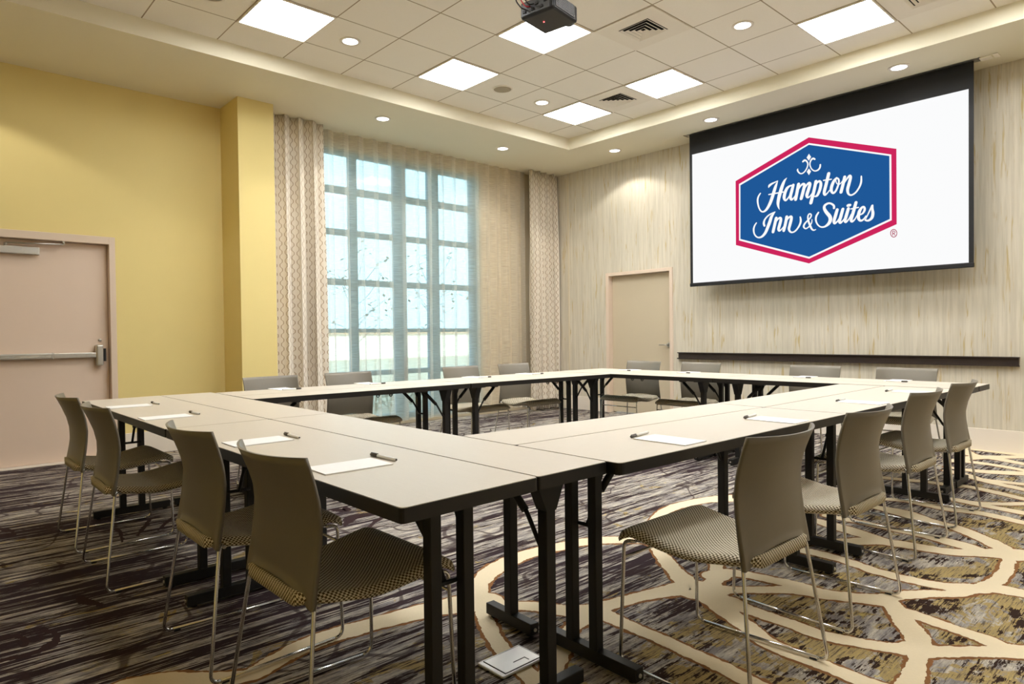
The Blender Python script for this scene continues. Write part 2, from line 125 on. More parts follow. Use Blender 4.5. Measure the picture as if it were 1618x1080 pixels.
[(-2.6876,2.6542,-2.6955,2.6606),(-2.6819,2.6619,-2.6908,2.6691),(-2.6739,2.6731,-2.6840,2.6814),(-2.6650,2.6848,-2.6764,2.6947),(-2.6569,2.6940,-2.6693,2.7058),(-2.6496,2.7008,-2.6626,2.7149),(-2.6422,2.7067,-2.6558,2.7231),(-2.6362,2.7102,-2.6489,2.7299),(-2.6341,2.7103,-2.6408,2.7341),(-2.6389,2.7108,-2.6287,2.7318),(-2.6425,2.7141,-2.6198,2.7216),(-2.6429,2.7129,-2.6166,2.7106),(-2.6436,2.7072,-2.6163,2.6988),(-2.6460,2.6962,-2.6184,2.6847),(-2.6503,2.6809,-2.6223,2.6680),(-2.6553,2.6638,-2.6269,2.6507),(-2.6597,2.6477,-2.6311,2.6345),(-2.6638,2.6330,-2.6353,2.6194),(-2.6682,2.6182,-2.6396,2.6049),(-2.6720,2.6029,-2.6431,2.5919),(-2.6737,2.5876,-2.6451,2.5807),(-2.6729,2.5726,-2.6457,2.5702),(-2.6702,2.5586,-2.6453,2.5600),(-2.6658,2.5457,-2.6440,2.5511),(-2.6597,2.5345,-2.6420,2.5444),(-2.6518,2.5254,-2.6392,2.5394),(-2.6424,2.5188,-2.6353,2.5351),(-2.6321,2.5150,-2.6302,2.5319),(-2.6215,2.5143,-2.6242,2.5306),(-2.6106,2.5163,-2.6163,2.5317),(-2.5992,2.5206,-2.6068,2.5353),(-2.5878,2.5269,-2.5969,2.5409),(-2.5770,2.5349,-2.5876,2.5481),(-2.5668,2.5453,-2.5786,2.5575),(-2.5569,2.5576,-2.5695,2.5691),(-2.5477,2.5709,-2.5611,2.5818),(-2.5399,2.5839,-2.5541,2.5942),(-2.5334,2.5964,-2.5485,2.6061),(-2.5280,2.6091,-2.5442,2.6180),(-2.5236,2.6222,-2.5409,2.6301),(-2.5205,2.6362,-2.5382,2.6424),(-2.5192,2.6523,-2.5364,2.6566),(-2.5194,2.6696,-2.5355,2.6725),(-2.5202,2.6848,-2.5350,2.6873),(-2.5207,2.6953,-2.5347,2.6977)],
[(-2.9828,2.9692,-2.9927,2.9555),(-2.9856,2.9718,-2.9959,2.9579),(-2.9902,2.9763,-2.9998,2.9610),(-2.9974,2.9813,-3.0025,2.9627),(-3.0066,2.9836,-3.0033,2.9630),(-3.0147,2.9818,-3.0061,2.9629),(-3.0216,2.9780,-3.0111,2.9616),(-3.0280,2.9725,-3.0164,2.9591),(-3.0334,2.9655,-3.0209,2.9550),(-3.0379,2.9571,-3.0250,2.9486),(-3.0419,2.9472,-3.0288,2.9402),(-3.0449,2.9363,-3.0316,2.9310),(-3.0462,2.9249,-3.0329,2.9219),(-3.0453,2.9131,-3.0324,2.9124),(-3.0428,2.9009,-3.0304,2.9019),(-3.0392,2.8892,-3.0273,2.8913),(-3.0350,2.8784,-3.0237,2.8820),(-3.0300,2.8687,-3.0195,2.8739),(-3.0242,2.8597,-3.0145,2.8665),(-3.0178,2.8518,-3.0090,2.8599),(-3.0112,2.8450,-3.0035,2.8545),(-3.0043,2.8394,-2.9982,2.8502),(-2.9970,2.8349,-2.9929,2.8468),(-2.9893,2.8317,-2.9876,2.8445),(-2.9812,2.8299,-2.9822,2.8434),(-2.9726,2.8297,-2.9761,2.8437),(-2.9638,2.8309,-2.9693,2.8451),(-2.9554,2.8333,-2.9627,2.8476),(-2.9477,2.8367,-2.9572,2.8507),(-2.9411,2.8415,-2.9528,2.8546),(-2.9353,2.8473,-2.9489,2.8595),(-2.9306,2.8538,-2.9456,2.8650),(-2.9268,2.8609,-2.9431,2.8702),(-2.9245,2.8693,-2.9414,2.8759),(-2.9237,2.8781,-2.9404,2.8829),(-2.9235,2.8856,-2.9397,2.8898),(-2.9233,2.8905,-2.9392,2.8948)],
[(-3.1073,2.9553,-3.1185,2.9698),(-3.1037,2.9574,-3.1155,2.9725),(-3.0988,2.9602,-3.1108,2.9768),(-3.0944,2.9621,-3.1043,2.9812),(-3.0925,2.9623,-3.0956,2.9831),(-3.0911,2.9619,-3.0866,2.9805),(-3.0877,2.9603,-3.0791,2.9758),(-3.0837,2.9576,-3.0726,2.9697),(-3.0800,2.9540,-3.0671,2.9628),(-3.0765,2.9489,-3.0625,2.9551),(-3.0730,2.9425,-3.0586,2.9464),(-3.0703,2.9355,-3.0555,2.9368),(-3.0688,2.9285,-3.0540,2.9270),(-3.0687,2.9210,-3.0543,2.9171),(-3.0697,2.9125,-3.0559,2.9072),(-3.0717,2.9037,-3.0586,2.8974),(-3.0746,2.8951,-3.0620,2.8879),(-3.0783,2.8866,-3.0664,2.8786),(-3.0831,2.8779,-3.0717,2.8694),(-3.0885,2.8698,-3.0777,2.8607),(-3.0940,2.8627,-3.0839,2.8530),(-3.0999,2.8566,-3.0905,2.8464),(-3.1061,2.8514,-3.0975,2.8405),(-3.1124,2.8472,-3.1048,2.8356),(-3.1183,2.8445,-3.1123,2.8321),(-3.1241,2.8433,-3.1201,2.8301),(-3.1298,2.8432,-3.1280,2.8295),(-3.1351,2.8442,-3.1360,2.8305),(-3.1396,2.8460,-3.1439,2.8330),(-3.1437,2.8490,-3.1516,2.8377),(-3.1481,2.8537,-3.1584,2.8439),(-3.1524,2.8592,-3.1643,2.8504),(-3.1559,2.8644,-3.1691,2.8566),(-3.1585,2.8688,-3.1732,2.8629),(-3.1603,2.8733,-3.1763,2.8694),(-3.1618,2.8776,-3.1784,2.8755),(-3.1629,2.8808,-3.1795,2.8815),(-3.1637,2.8832,-3.1789,2.8872),(-3.1643,2.8861,-3.1768,2.8916),(-3.1644,2.8893,-3.1746,2.8944),(-3.1645,2.8919,-3.1732,2.8961)],
[(-3.6465,2.3777,-3.6362,2.3694),(-3.6511,2.3729,-3.6401,2.3639),(-3.6579,2.3659,-3.6456,2.3563),(-3.6654,2.3573,-3.6512,2.3476),(-3.6716,2.3480,-3.6555,2.3390),(-3.6763,2.3382,-3.6588,2.3302),(-3.6803,2.3278,-3.6615,2.3208),(-3.6833,2.3165,-3.6635,2.3111),(-3.6847,2.3044,-3.6645,2.3012),(-3.6844,2.2915,-3.6645,2.2901),(-3.6827,2.2778,-3.6637,2.2781),(-3.6797,2.2643,-3.6619,2.2663),(-3.6755,2.2518,-3.6590,2.2558),(-3.6701,2.2402,-3.6548,2.2465),(-3.6633,2.2295,-3.6492,2.2377),(-3.6557,2.2199,-3.6430,2.2299),(-3.6478,2.2119,-3.6367,2.2237),(-3.6394,2.2054,-3.6307,2.2191),(-3.6303,2.2004,-3.6245,2.2158),(-3.6207,2.1969,-3.6181,2.2137),(-3.6107,2.1949,-3.6113,2.2129),(-3.6003,2.1943,-3.6039,2.2135),(-3.5892,2.1950,-3.5961,2.2153),(-3.5776,2.1975,-3.5885,2.2184),(-3.5661,2.2024,-3.5811,2.2231),(-3.5548,2.2096,-3.5731,2.2298),(-3.5436,2.2187,-3.5647,2.2387),(-3.5329,2.2292,-3.5566,2.2488),(-3.5232,2.2405,-3.5493,2.2592),(-3.5151,2.2525,-3.5435,2.2697),(-3.5082,2.2651,-3.5384,2.2811),(-3.5020,2.2781,-3.5332,2.2940),(-3.4955,2.2920,-3.5274,2.3082),(-3.4883,2.3079,-3.5208,2.3241),(-3.4808,2.3253,-3.5138,2.3415),(-3.4735,2.3429,-3.5068,2.3591),(-3.4669,2.3596,-3.5002,2.3752),(-3.4615,2.3751,-3.4949,2.3896),(-3.4572,2.3894,-3.4902,2.4039),(-3.4533,2.4022,-3.4841,2.4183),(-3.4488,2.4143,-3.4751,2.4324),(-3.4419,2.4284,-3.4617,2.4452),(-3.4329,2.4442,-3.4457,2.4563),(-3.4242,2.4587,-3.4309,2.4652),(-3.4180,2.4688,-3.4208,2.4715)],
[(-3.4208,2.4721,-3.4181,2.4658),(-3.4286,2.4705,-3.4254,2.4630),(-3.4399,2.4682,-3.4359,2.4590),(-3.4527,2.4653,-3.4476,2.4543),(-3.4649,2.4618,-3.4587,2.4495),(-3.4761,2.4580,-3.4691,2.4449),(-3.4874,2.4536,-3.4796,2.4402),(-3.4987,2.4483,-3.4898,2.4350),(-3.5097,2.4418,-3.4994,2.4287),(-3.5206,2.4338,-3.5090,2.4209),(-3.5313,2.4245,-3.5186,2.4120),(-3.5412,2.4146,-3.5271,2.4026),(-3.5496,2.4044,-3.5336,2.3934),(-3.5562,2.3937,-3.5377,2.3841),(-3.5611,2.3826,-3.5402,2.3744),(-3.5646,2.3717,-3.5414,2.3650),(-3.5665,2.3610,-3.5418,2.3571),(-3.5660,2.3499,-3.5412,2.3506),(-3.5633,2.3397,-3.5394,2.3439),(-3.5604,2.3320,-3.5370,2.3372),(-3.5586,2.3271,-3.5353,2.3321)],
[(-3.4266,2.4014,-3.3951,2.3900),(-3.4299,2.3882,-3.3983,2.3767),(-3.4347,2.3692,-3.4031,2.3578),(-3.4401,2.3478,-3.4084,2.3365),(-3.4451,2.3276,-3.4134,2.3163),(-3.4501,2.3073,-3.4186,2.2962),(-3.4552,2.2858,-3.4241,2.2749),(-3.4599,2.2666,-3.4290,2.2559),(-3.4631,2.2532,-3.4325,2.2426)],
[(-3.4186,2.3382,-3.4277,2.3451),(-3.4119,2.3463,-3.4221,2.3540),(-3.4024,2.3579,-3.4140,2.3669),(-3.3921,2.3694,-3.4049,2.3804),(-3.3835,2.3771,-3.3963,2.3910),(-3.3766,2.3804,-3.3878,2.3980),(-3.3704,2.3816,-3.3789,2.4028),(-3.3665,2.3810,-3.3695,2.4051),(-3.3675,2.3806,-3.3585,2.4034),(-3.3714,2.3830,-3.3483,2.3950),(-3.3723,2.3833,-3.3439,2.3847),(-3.3727,2.3793,-3.3427,2.3748),(-3.3737,2.3723,-3.3431,2.3639),(-3.3763,2.3614,-3.3456,2.3504),(-3.3804,2.3470,-3.3496,2.3348),(-3.3851,2.3316,-3.3541,2.3193),(-3.3891,2.3179,-3.3581,2.3056),(-3.3924,2.3066,-3.3617,2.2940),(-3.3956,2.2959,-3.3653,2.2836),(-3.3982,2.2855,-3.3681,2.2753),(-3.3994,2.2753,-3.3697,2.2693),(-3.3987,2.2656,-3.3701,2.2650),(-3.3961,2.2564,-3.3703,2.2624),(-3.3903,2.2476,-3.3714,2.2625),(-3.3796,2.2415,-3.3753,2.2639),(-3.3696,2.2423,-3.3758,2.2630),(-3.3622,2.2463,-3.3711,2.2630),(-3.3555,2.2515,-3.3646,2.2647),(-3.3491,2.2574,-3.3581,2.2677),(-3.3423,2.2649,-3.3511,2.2733),(-3.3351,2.2739,-3.3435,2.2812),(-3.3286,2.2823,-3.3366,2.2891),(-3.3242,2.2881,-3.3318,2.2945)],
[(-3.3077,2.3988,-3.2767,2.3888),(-3.3104,2.3856,-3.2792,2.3756),(-3.3141,2.3667,-3.2829,2.3567),(-3.3184,2.3457,-3.2873,2.3354),(-3.3227,2.3259,-3.2918,2.3151),(-3.3275,2.3062,-3.2969,2.2950),(-3.3329,2.2852,-3.3027,2.2738),(-3.3379,2.2663,-3.3079,2.2551),(-3.3413,2.2531,-3.3116,2.2420)],
[(-3.2997,2.3342,-3.3087,2.3409),(-3.2933,2.3423,-3.3032,2.3498),(-3.2841,2.3541,-3.2954,2.3628),(-3.2741,2.3658,-3.2866,2.3765),(-3.2654,2.3737,-3.2781,2.3874),(-3.2581,2.3773,-3.2696,2.3948),(-3.2513,2.3789,-3.2605,2.4002),(-3.2468,2.3785,-3.2509,2.4032),(-3.2487,2.3783,-3.2388,2.4015),(-3.2538,2.3825,-3.2282,2.3909),(-3.2547,2.3824,-3.2252,2.3801),(-3.2555,2.3770,-3.2251,2.3701),(-3.2570,2.3684,-3.2262,2.3590),(-3.2599,2.3561,-3.2290,2.3449),(-3.2642,2.3403,-3.2334,2.3282),(-3.2689,2.3234,-3.2382,2.3115),(-3.2728,2.3084,-3.2424,2.2965),(-3.2761,2.2959,-3.2464,2.2837),(-3.2794,2.2839,-3.2503,2.2725),(-3.2819,2.2717,-3.2531,2.2635),(-3.2823,2.2588,-3.2543,2.2565),(-3.2794,2.2462,-3.2540,2.2503),(-3.2743,2.2353,-3.2524,2.2437),(-3.2679,2.2263,-3.2497,2.2375),(-3.2609,2.2190,-3.2468,2.2327),(-3.2532,2.2135,-3.2439,2.2294),(-3.2447,2.2099,-3.2403,2.2269),(-3.2362,2.2083,-3.2357,2.2252),(-3.2277,2.2084,-3.2303,2.2246),(-3.2192,2.2096,-3.2240,2.2251),(-3.2103,2.2121,-3.2171,2.2270),(-3.2011,2.2161,-3.2099,2.2303),(-3.1919,2.2220,-3.2025,2.2353),(-3.1823,2.2300,-3.1945,2.2426),(-3.1725,2.2399,-3.1858,2.2521),(-3.1631,2.2506,-3.1775,2.2626),(-3.1549,2.2615,-3.1704,2.2730),(-3.1478,2.2725,-3.1646,2.2832),(-3.1417,2.2840,-3.1595,2.2940),(-3.1366,2.2954,-3.1554,2.3047),(-3.1327,2.3062,-3.1524,2.3143),(-3.1301,2.3164,-3.1506,2.3225),(-3.1289,2.3260,-3.1499,2.3301),(-3.1288,2.3349,-3.1497,2.3375),(-3.1293,2.3434,-3.1497,2.3446),(-3.1310,2.3524,-3.1498,2.3518),(-3.1338,2.3610,-3.1504,2.3593),(-3.1366,2.3681,-3.1511,2.3663),(-3.1384,2.3729,-3.1517,2.3713)],
[(-2.9823,2.2196,-2.9793,2.2121),(-2.9866,2.2190,-2.9830,2.2102),(-2.9926,2.2180,-2.9887,2.2073),(-2.9984,2.2176,-2.9957,2.2047),(-3.0024,2.2185,-3.0034,2.2041),(-3.0051,2.2203,-3.0108,2.2062),(-3.0082,2.2230,-3.0175,2.2099),(-3.0114,2.2267,-3.0238,2.2151),(-3.0147,2.2315,-3.0297,2.2218),(-3.0179,2.2379,-3.0351,2.2300),(-3.0211,2.2460,-3.0401,2.2392),(-3.0246,2.2555,-3.0446,2.2492),(-3.0284,2.2657,-3.0489,2.2595),(-3.0328,2.2766,-3.0533,2.2707),(-3.0374,2.2882,-3.0576,2.2830),(-3.0418,2.3000,-3.0615,2.2958),(-3.0455,2.3114,-3.0649,2.3084),(-3.0488,2.3231,-3.0676,2.3209),(-3.0518,2.3348,-3.0699,2.3337),(-3.0540,2.3458,-3.0714,2.3461),(-3.0550,2.3551,-3.0718,2.3574),(-3.0547,2.3627,-3.0706,2.3674),(-3.0533,2.3694,-3.0681,2.3762),(-3.0512,2.3751,-3.0647,2.3835),(-3.0490,2.3793,-3.0608,2.3895),(-3.0465,2.3821,-3.0558,2.3941),(-3.0435,2.3840,-3.0498,2.3971),(-3.0408,2.3847,-3.0434,2.3984),(-3.0397,2.3847,-3.0365,2.3974),(-3.0386,2.3836,-3.0303,2.3936),(-3.0366,2.3808,-3.0251,2.3880),(-3.0352,2.3775,-3.0211,2.3810),(-3.0349,2.3745,-3.0193,2.3729),(-3.0354,2.3705,-3.0203,2.3650),(-3.0370,2.3649,-3.0229,2.3574),(-3.0398,2.3587,-3.0270,2.3496),(-3.0441,2.3523,-3.0326,2.3419),(-3.0504,2.3457,-3.0401,2.3343),(-3.0589,2.3386,-3.0492,2.3268),(-3.0683,2.3311,-3.0585,2.3194),(-3.0772,2.3236,-3.0667,2.3120),(-3.0855,2.3162,-3.0743,2.3043),(-3.0938,2.3087,-3.0816,2.2964),(-3.1016,2.3011,-3.0878,2.2888),(-3.1079,2.2932,-3.0924,2.2819),(-3.1126,2.2852,-3.0956,2.2755),(-3.1161,2.2770,-3.0976,2.2695),(-3.1178,2.2683,-3.0984,2.2647),(-3.1169,2.2590,-3.0983,2.2613),(-3.1128,2.2500,-3.0972,2.2574),(-3.1065,2.2422,-3.0947,2.2523),(-3.0988,2.2361,-3.0913,2.2480),(-3.0900,2.2324,-3.0883,2.2457),(-3.0811,2.2324,-3.0843,2.2454),(-3.0727,2.2349,-3.0782,2.2469),(-3.0647,2.2387,-3.0714,2.2500),(-3.0572,2.2432,-3.0648,2.2539),(-3.0501,2.2487,-3.0585,2.2586),(-3.0430,2.2553,-3.0521,2.2647),(-3.0365,2.2623,-3.0461,2.2713),(-3.0309,2.2693,-3.0408,2.2777),(-3.0261,2.2760,-3.0364,2.2838),(-3.0221,2.2829,-3.0326,2.2897),(-3.0188,2.2901,-3.0296,2.2957),(-3.0165,2.2978,-3.0273,2.3018),(-3.0155,2.3068,-3.0258,2.3090),(-3.0157,2.3162,-3.0250,2.3175),(-3.0163,2.3245,-3.0247,2.3254),(-3.0167,2.3301,-3.0245,2.3310)],
[(-2.7834,2.4124,-2.8047,2.4169),(-2.7830,2.4170,-2.8045,2.4218),(-2.7821,2.4244,-2.8043,2.4280),(-2.7824,2.4344,-2.8046,2.4332),(-2.7862,2.4455,-2.8055,2.4364),(-2.7933,2.4550,-2.8086,2.4409),(-2.8019,2.4629,-2.8142,2.4474),(-2.8113,2.4699,-2.8209,2.4536),(-2.8206,2.4755,-2.8274,2.4582),(-2.8297,2.4794,-2.8336,2.4612),(-2.8391,2.4821,-2.8401,2.4632),(-2.8488,2.4833,-2.8465,2.4639),(-2.8586,2.4828,-2.8527,2.4632),(-2.8688,2.4804,-2.8597,2.4607),(-2.8793,2.4764,-2.8674,2.4564),(-2.8893,2.4708,-2.8738,2.4513),(-2.8976,2.4634,-2.8775,2.4464),(-2.9032,2.4541,-2.8788,2.4420),(-2.9063,2.4436,-2.8789,2.4369),(-2.9070,2.4323,-2.8780,2.4311),(-2.9056,2.4202,-2.8762,2.4248),(-2.9019,2.4076,-2.8729,2.4176),(-2.8963,2.3950,-2.8677,2.4088),(-2.8899,2.3828,-2.8612,2.3988),(-2.8829,2.3707,-2.8545,2.3889),(-2.8746,2.3583,-2.8472,2.3794),(-2.8657,2.3467,-2.8382,2.3688),(-2.8584,2.3368,-2.8286,2.3566),(-2.8539,2.3289,-2.8205,2.3430),(-2.8513,2.3219,-2.8152,2.3293),(-2.8496,2.3148,-2.8122,2.3161),(-2.8489,2.3081,-2.8115,2.3030),(-2.8490,2.3015,-2.8130,2.2902),(-2.8502,2.2944,-2.8169,2.2780),(-2.8527,2.2863,-2.8229,2.2667),(-2.8564,2.2781,-2.8304,2.2566),(-2.8611,2.2704,-2.8391,2.2478),(-2.8672,2.2627,-2.8494,2.2403),(-2.8750,2.2549,-2.8611,2.2339),(-2.8835,2.2481,-2.8732,2.2289),(-2.8919,2.2435,-2.8850,2.2256),(-2.9001,2.2410,-2.8962,2.2239),(-2.9087,2.2403,-2.9074,2.2238),(-2.9170,2.2413,-2.9184,2.2254),(-2.9248,2.2435,-2.9290,2.2288),(-2.9324,2.2473,-2.9391,2.2342),(-2.9398,2.2529,-2.9487,2.2413),(-2.9469,2.2598,-2.9574,2.2498),(-2.9531,2.2677,-2.9653,2.2593),(-2.9586,2.2770,-2.9723,2.2703),(-2.9634,2.2878,-2.9787,2.2826),(-2.9672,2.2991,-2.9839,2.2956),(-2.9695,2.3098,-2.9875,2.3088),(-2.9703,2.3201,-2.9891,2.3218),(-2.9698,2.3308,-2.9890,2.3349),(-2.9682,2.3413,-2.9874,2.3476),(-2.9658,2.3508,-2.9843,2.3598),(-2.9618,2.3604,-2.9785,2.3716),(-2.9560,2.3706,-2.9708,2.3824),(-2.9499,2.3799,-2.9635,2.3912),(-2.9457,2.3865,-2.9586,2.3972)],
[(-2.7754,2.3999,-2.7480,2.3873),(-2.7789,2.3893,-2.7509,2.3765),(-2.7840,2.3741,-2.7552,2.3610),(-2.7895,2.3570,-2.7599,2.3438),(-2.7943,2.3411,-2.7644,2.3277),(-2.7987,2.3260,-2.7690,2.3126),(-2.8033,2.3102,-2.7738,2.2975),(-2.8070,2.2950,-2.7779,2.2841),(-2.8089,2.2815,-2.7803,2.2742),(-2.8085,2.2698,-2.7812,2.2677),(-2.8058,2.2589,-2.7817,2.2642),(-2.7983,2.2483,-2.7841,2.2656),(-2.7854,2.2442,-2.7888,2.2665),(-2.7760,2.2481,-2.7860,2.2666),(-2.7674,2.2549,-2.7785,2.2700),(-2.7587,2.2638,-2.7697,2.2762),(-2.7503,2.2742,-2.7614,2.2841),(-2.7419,2.2877,-2.7527,2.2959),(-2.7331,2.3040,-2.7436,2.3113),(-2.7252,2.3193,-2.7354,2.3262),(-2.7198,2.3298,-2.7296,2.3366)],
[(-2.7196,2.3978,-2.6924,2.3859),(-2.7236,2.3846,-2.6959,2.3724),(-2.7294,2.3655,-2.7008,2.3530),(-2.7356,2.3448,-2.7063,2.3321),(-2.7408,2.3270,-2.7112,2.3138),(-2.7452,2.3126,-2.7160,2.2988),(-2.7495,2.2988,-2.7207,2.2853),(-2.7530,2.2858,-2.7244,2.2746),(-2.7546,2.2736,-2.7262,2.2676),(-2.7532,2.2618,-2.7266,2.2647),(-2.7479,2.2510,-2.7275,2.2650),(-2.7380,2.2434,-2.7305,2.2665),(-2.7270,2.2427,-2.7329,2.2659),(-2.7188,2.2472,-2.7299,2.2659),(-2.7118,2.2540,-2.7232,2.2688),(-2.7050,2.2621,-2.7154,2.2738),(-2.6985,2.2707,-2.7082,2.2799),(-2.6918,2.2808,-2.7011,2.2884),(-2.6849,2.2925,-2.6938,2.2993),(-2.6787,2.3032,-2.6874,2.3097),(-2.6745,2.3106,-2.6829,2.3170)],
[(-2.6657,2.3952,-2.6389,2.3829),(-2.6697,2.3823,-2.6424,2.3698),(-2.6756,2.3637,-2.6474,2.3509),(-2.6820,2.3436,-2.6530,2.3305),(-2.6872,2.3261,-2.6580,2.3127),(-2.6915,2.3116,-2.6628,2.2979),(-2.6956,2.2977,-2.6677,2.2846),(-2.6988,2.2846,-2.6715,2.2739),(-2.7002,2.2725,-2.6734,2.2671),(-2.6986,2.2610,-2.6738,2.2646),(-2.6928,2.2504,-2.6751,2.2655),(-2.6822,2.2440,-2.6785,2.2669),(-2.6719,2.2448,-2.6798,2.2661),(-2.6643,2.2500,-2.6757,2.2671),(-2.6571,2.2576,-2.6685,2.2712),(-2.6499,2.2666,-2.6606,2.2775),(-2.6433,2.2764,-2.6534,2.2849),(-2.6370,2.2882,-2.6467,2.2950),(-2.6307,2.3017,-2.6400,2.3077),(-2.6252,2.3142,-2.6343,2.3199),(-2.6214,2.3228,-2.6302,2.3283)],
[(-2.6547,2.4073,-2.6618,2.4329),(-2.6527,2.4072,-2.6601,2.4336),(-2.6500,2.4070,-2.6576,2.4347),(-2.6472,2.4068,-2.6545,2.4358),(-2.6446,2.4069,-2.6511,2.4365),(-2.6419,2.4074,-2.6475,2.4366),(-2.6387,2.4082,-2.6436,2.4362),(-2.6357,2.4090,-2.6403,2.4357),(-2.6335,2.4095,-2.6380,2.4353)],
[(-2.5924,2.4461,-2.5648,2.4335),(-2.5976,2.4279,-2.5697,2.4153),(-2.6051,2.4017,-2.5768,2.3889),(-2.6133,2.3732,-2.5845,2.3604),(-2.6203,2.3484,-2.5915,2.3354),(-2.6263,2.3278,-2.5979,2.3144),(-2.6323,2.3081,-2.6042,2.2951),(-2.6371,2.2903,-2.6093,2.2789),(-2.6398,2.2749,-2.6122,2.2675),(-2.6392,2.2618,-2.6129,2.2623),(-2.6341,2.2498,-2.6139,2.2630),(-2.6244,2.2422,-2.6167,2.2649),(-2.6149,2.2410,-2.6178,2.2642),(-2.6070,2.2439,-2.6154,2.2635),(-2.5999,2.2493,-2.6098,2.2648),(-2.5930,2.2565,-2.6028,2.2684),(-2.5863,2.2652,-2.5959,2.2741),(-2.5792,2.2768,-2.5884,2.2840),(-2.5715,2.2911,-2.5804,2.2975),(-2.5646,2.3046,-2.5732,2.3107),(-2.5598,2.3138,-2.5682,2.3198)],
[(-2.6269,2.3758,-2.6291,2.3874),(-2.6201,2.3761,-2.6224,2.3880),(-2.6104,2.3767,-2.6128,2.3890),(-2.5996,2.3773,-2.6020,2.3899),(-2.5895,2.3779,-2.5919,2.3907),(-2.5797,2.3787,-2.5819,2.3913),(-2.5693,2.3795,-2.5715,2.3918),(-2.5602,2.3803,-2.5623,2.3921),(-2.5539,2.3808,-2.5559,2.3924)],
[(-2.5396,2.3031,-2.5445,2.3153),(-2.5341,2.3046,-2.5392,2.3177),(-2.5258,2.3067,-2.5319,2.3208),(-2.5164,2.3100,-2.5247,2.3247),(-2.5078,2.3152,-2.5195,2.3293),(-2.5006,2.3227,-2.5156,2.3356),(-2.4944,2.3314,-2.5121,2.3436),(-2.4893,2.3410,-2.5094,2.3518),(-2.4861,2.3509,-2.5081,2.3583),(-2.4855,2.3614,-2.5077,2.3639),(-2.4871,2.3719,-2.5080,2.3699),(-2.4907,2.3818,-2.5088,2.3742),(-2.4974,2.3907,-2.5084,2.3744),(-2.5071,2.3951,-2.5075,2.3738),(-2.5161,2.3949,-2.5099,2.3736),(-2.5247,2.3920,-2.5138,2.3720),(-2.5328,2.3869,-2.5178,2.3686),(-2.5405,2.3796,-2.5220,2.3623),(-2.5484,2.3704,-2.5265,2.3532),(-2.5559,2.3594,-2.5306,2.3429),(-2.5619,2.3472,-2.5339,2.3326),(-2.5663,2.3334,-2.5368,2.3212),(-2.5695,2.3181,-2.5394,2.3084),(-2.5713,2.3027,-2.5411,2.2960),(-2.5712,2.2881,-2.5416,2.2862),(-2.5687,2.2745,-2.5409,2.2786),(-2.5639,2.2622,-2.5393,2.2716),(-2.5572,2.2517,-2.5374,2.2663),(-2.5483,2.2434,-2.5361,2.2635),(-2.5379,2.2391,-2.5344,2.2616),(-2.5276,2.2389,-2.5303,2.2599),(-2.5181,2.2416,-2.5246,2.2596),(-2.5092,2.2469,-2.5185,2.2612),(-2.5007,2.2558,-2.5110,2.2669),(-2.4923,2.2673,-2.5023,2.2766),(-2.4851,2.2783,-2.4943,2.2867),(-2.4801,2.2858,-2.4886,2.2936)],
[(-2.4914,2.2427,-2.4987,2.2476),(-2.4863,2.2523,-2.4942,2.2576),(-2.4791,2.2660,-2.4877,2.2718),(-2.4705,2.2822,-2.4801,2.2886),(-2.4615,2.2995,-2.4720,2.3065),(-2.4509,2.3202,-2.4625,2.3278),(-2.4388,2.3440,-2.4515,2.3525),(-2.4275,2.3661,-2.4414,2.3753),(-2.4198,2.3813,-2.4344,2.3911)],
[(-2.4270,2.3908,-2.4156,2.3873),(-2.4288,2.3849,-2.4154,2.3808),(-2.4315,2.3763,-2.4152,2.3716),(-2.4341,2.3660,-2.4148,2.3615),(-2.4358,2.3546,-2.4139,2.3520),(-2.4358,2.3428,-2.4122,2.3427),(-2.4349,2.3312,-2.4097,2.3319),(-2.4341,2.3206,-2.4074,2.3195),(-2.4342,2.3112,-2.4065,2.3066),(-2.4352,2.3014,-2.4073,2.2940),(-2.4366,2.2912,-2.4091,2.2814),(-2.4385,2.2820,-2.4124,2.2691),(-2.4409,2.2747,-2.4174,2.2579),(-2.4441,2.2684,-2.4248,2.2488),(-2.4488,2.2620,-2.4335,2.2419),(-2.4542,2.2564,-2.4424,2.2369),(-2.4594,2.2525,-2.4512,2.2334),(-2.4644,2.2506,-2.4600,2.2315),(-2.4700,2.2503,-2.4687,2.2314),(-2.4754,2.2509,-2.4766,2.2327),(-2.4794,2.2516,-2.4837,2.2351),(-2.4815,2.2521,-2.4900,2.2399),(-2.4841,2.2539,-2.4940,2.2457),(-2.4868,2.2569,-2.4961,2.2504),(-2.4891,2.2592,-2.4974,2.2533)]]
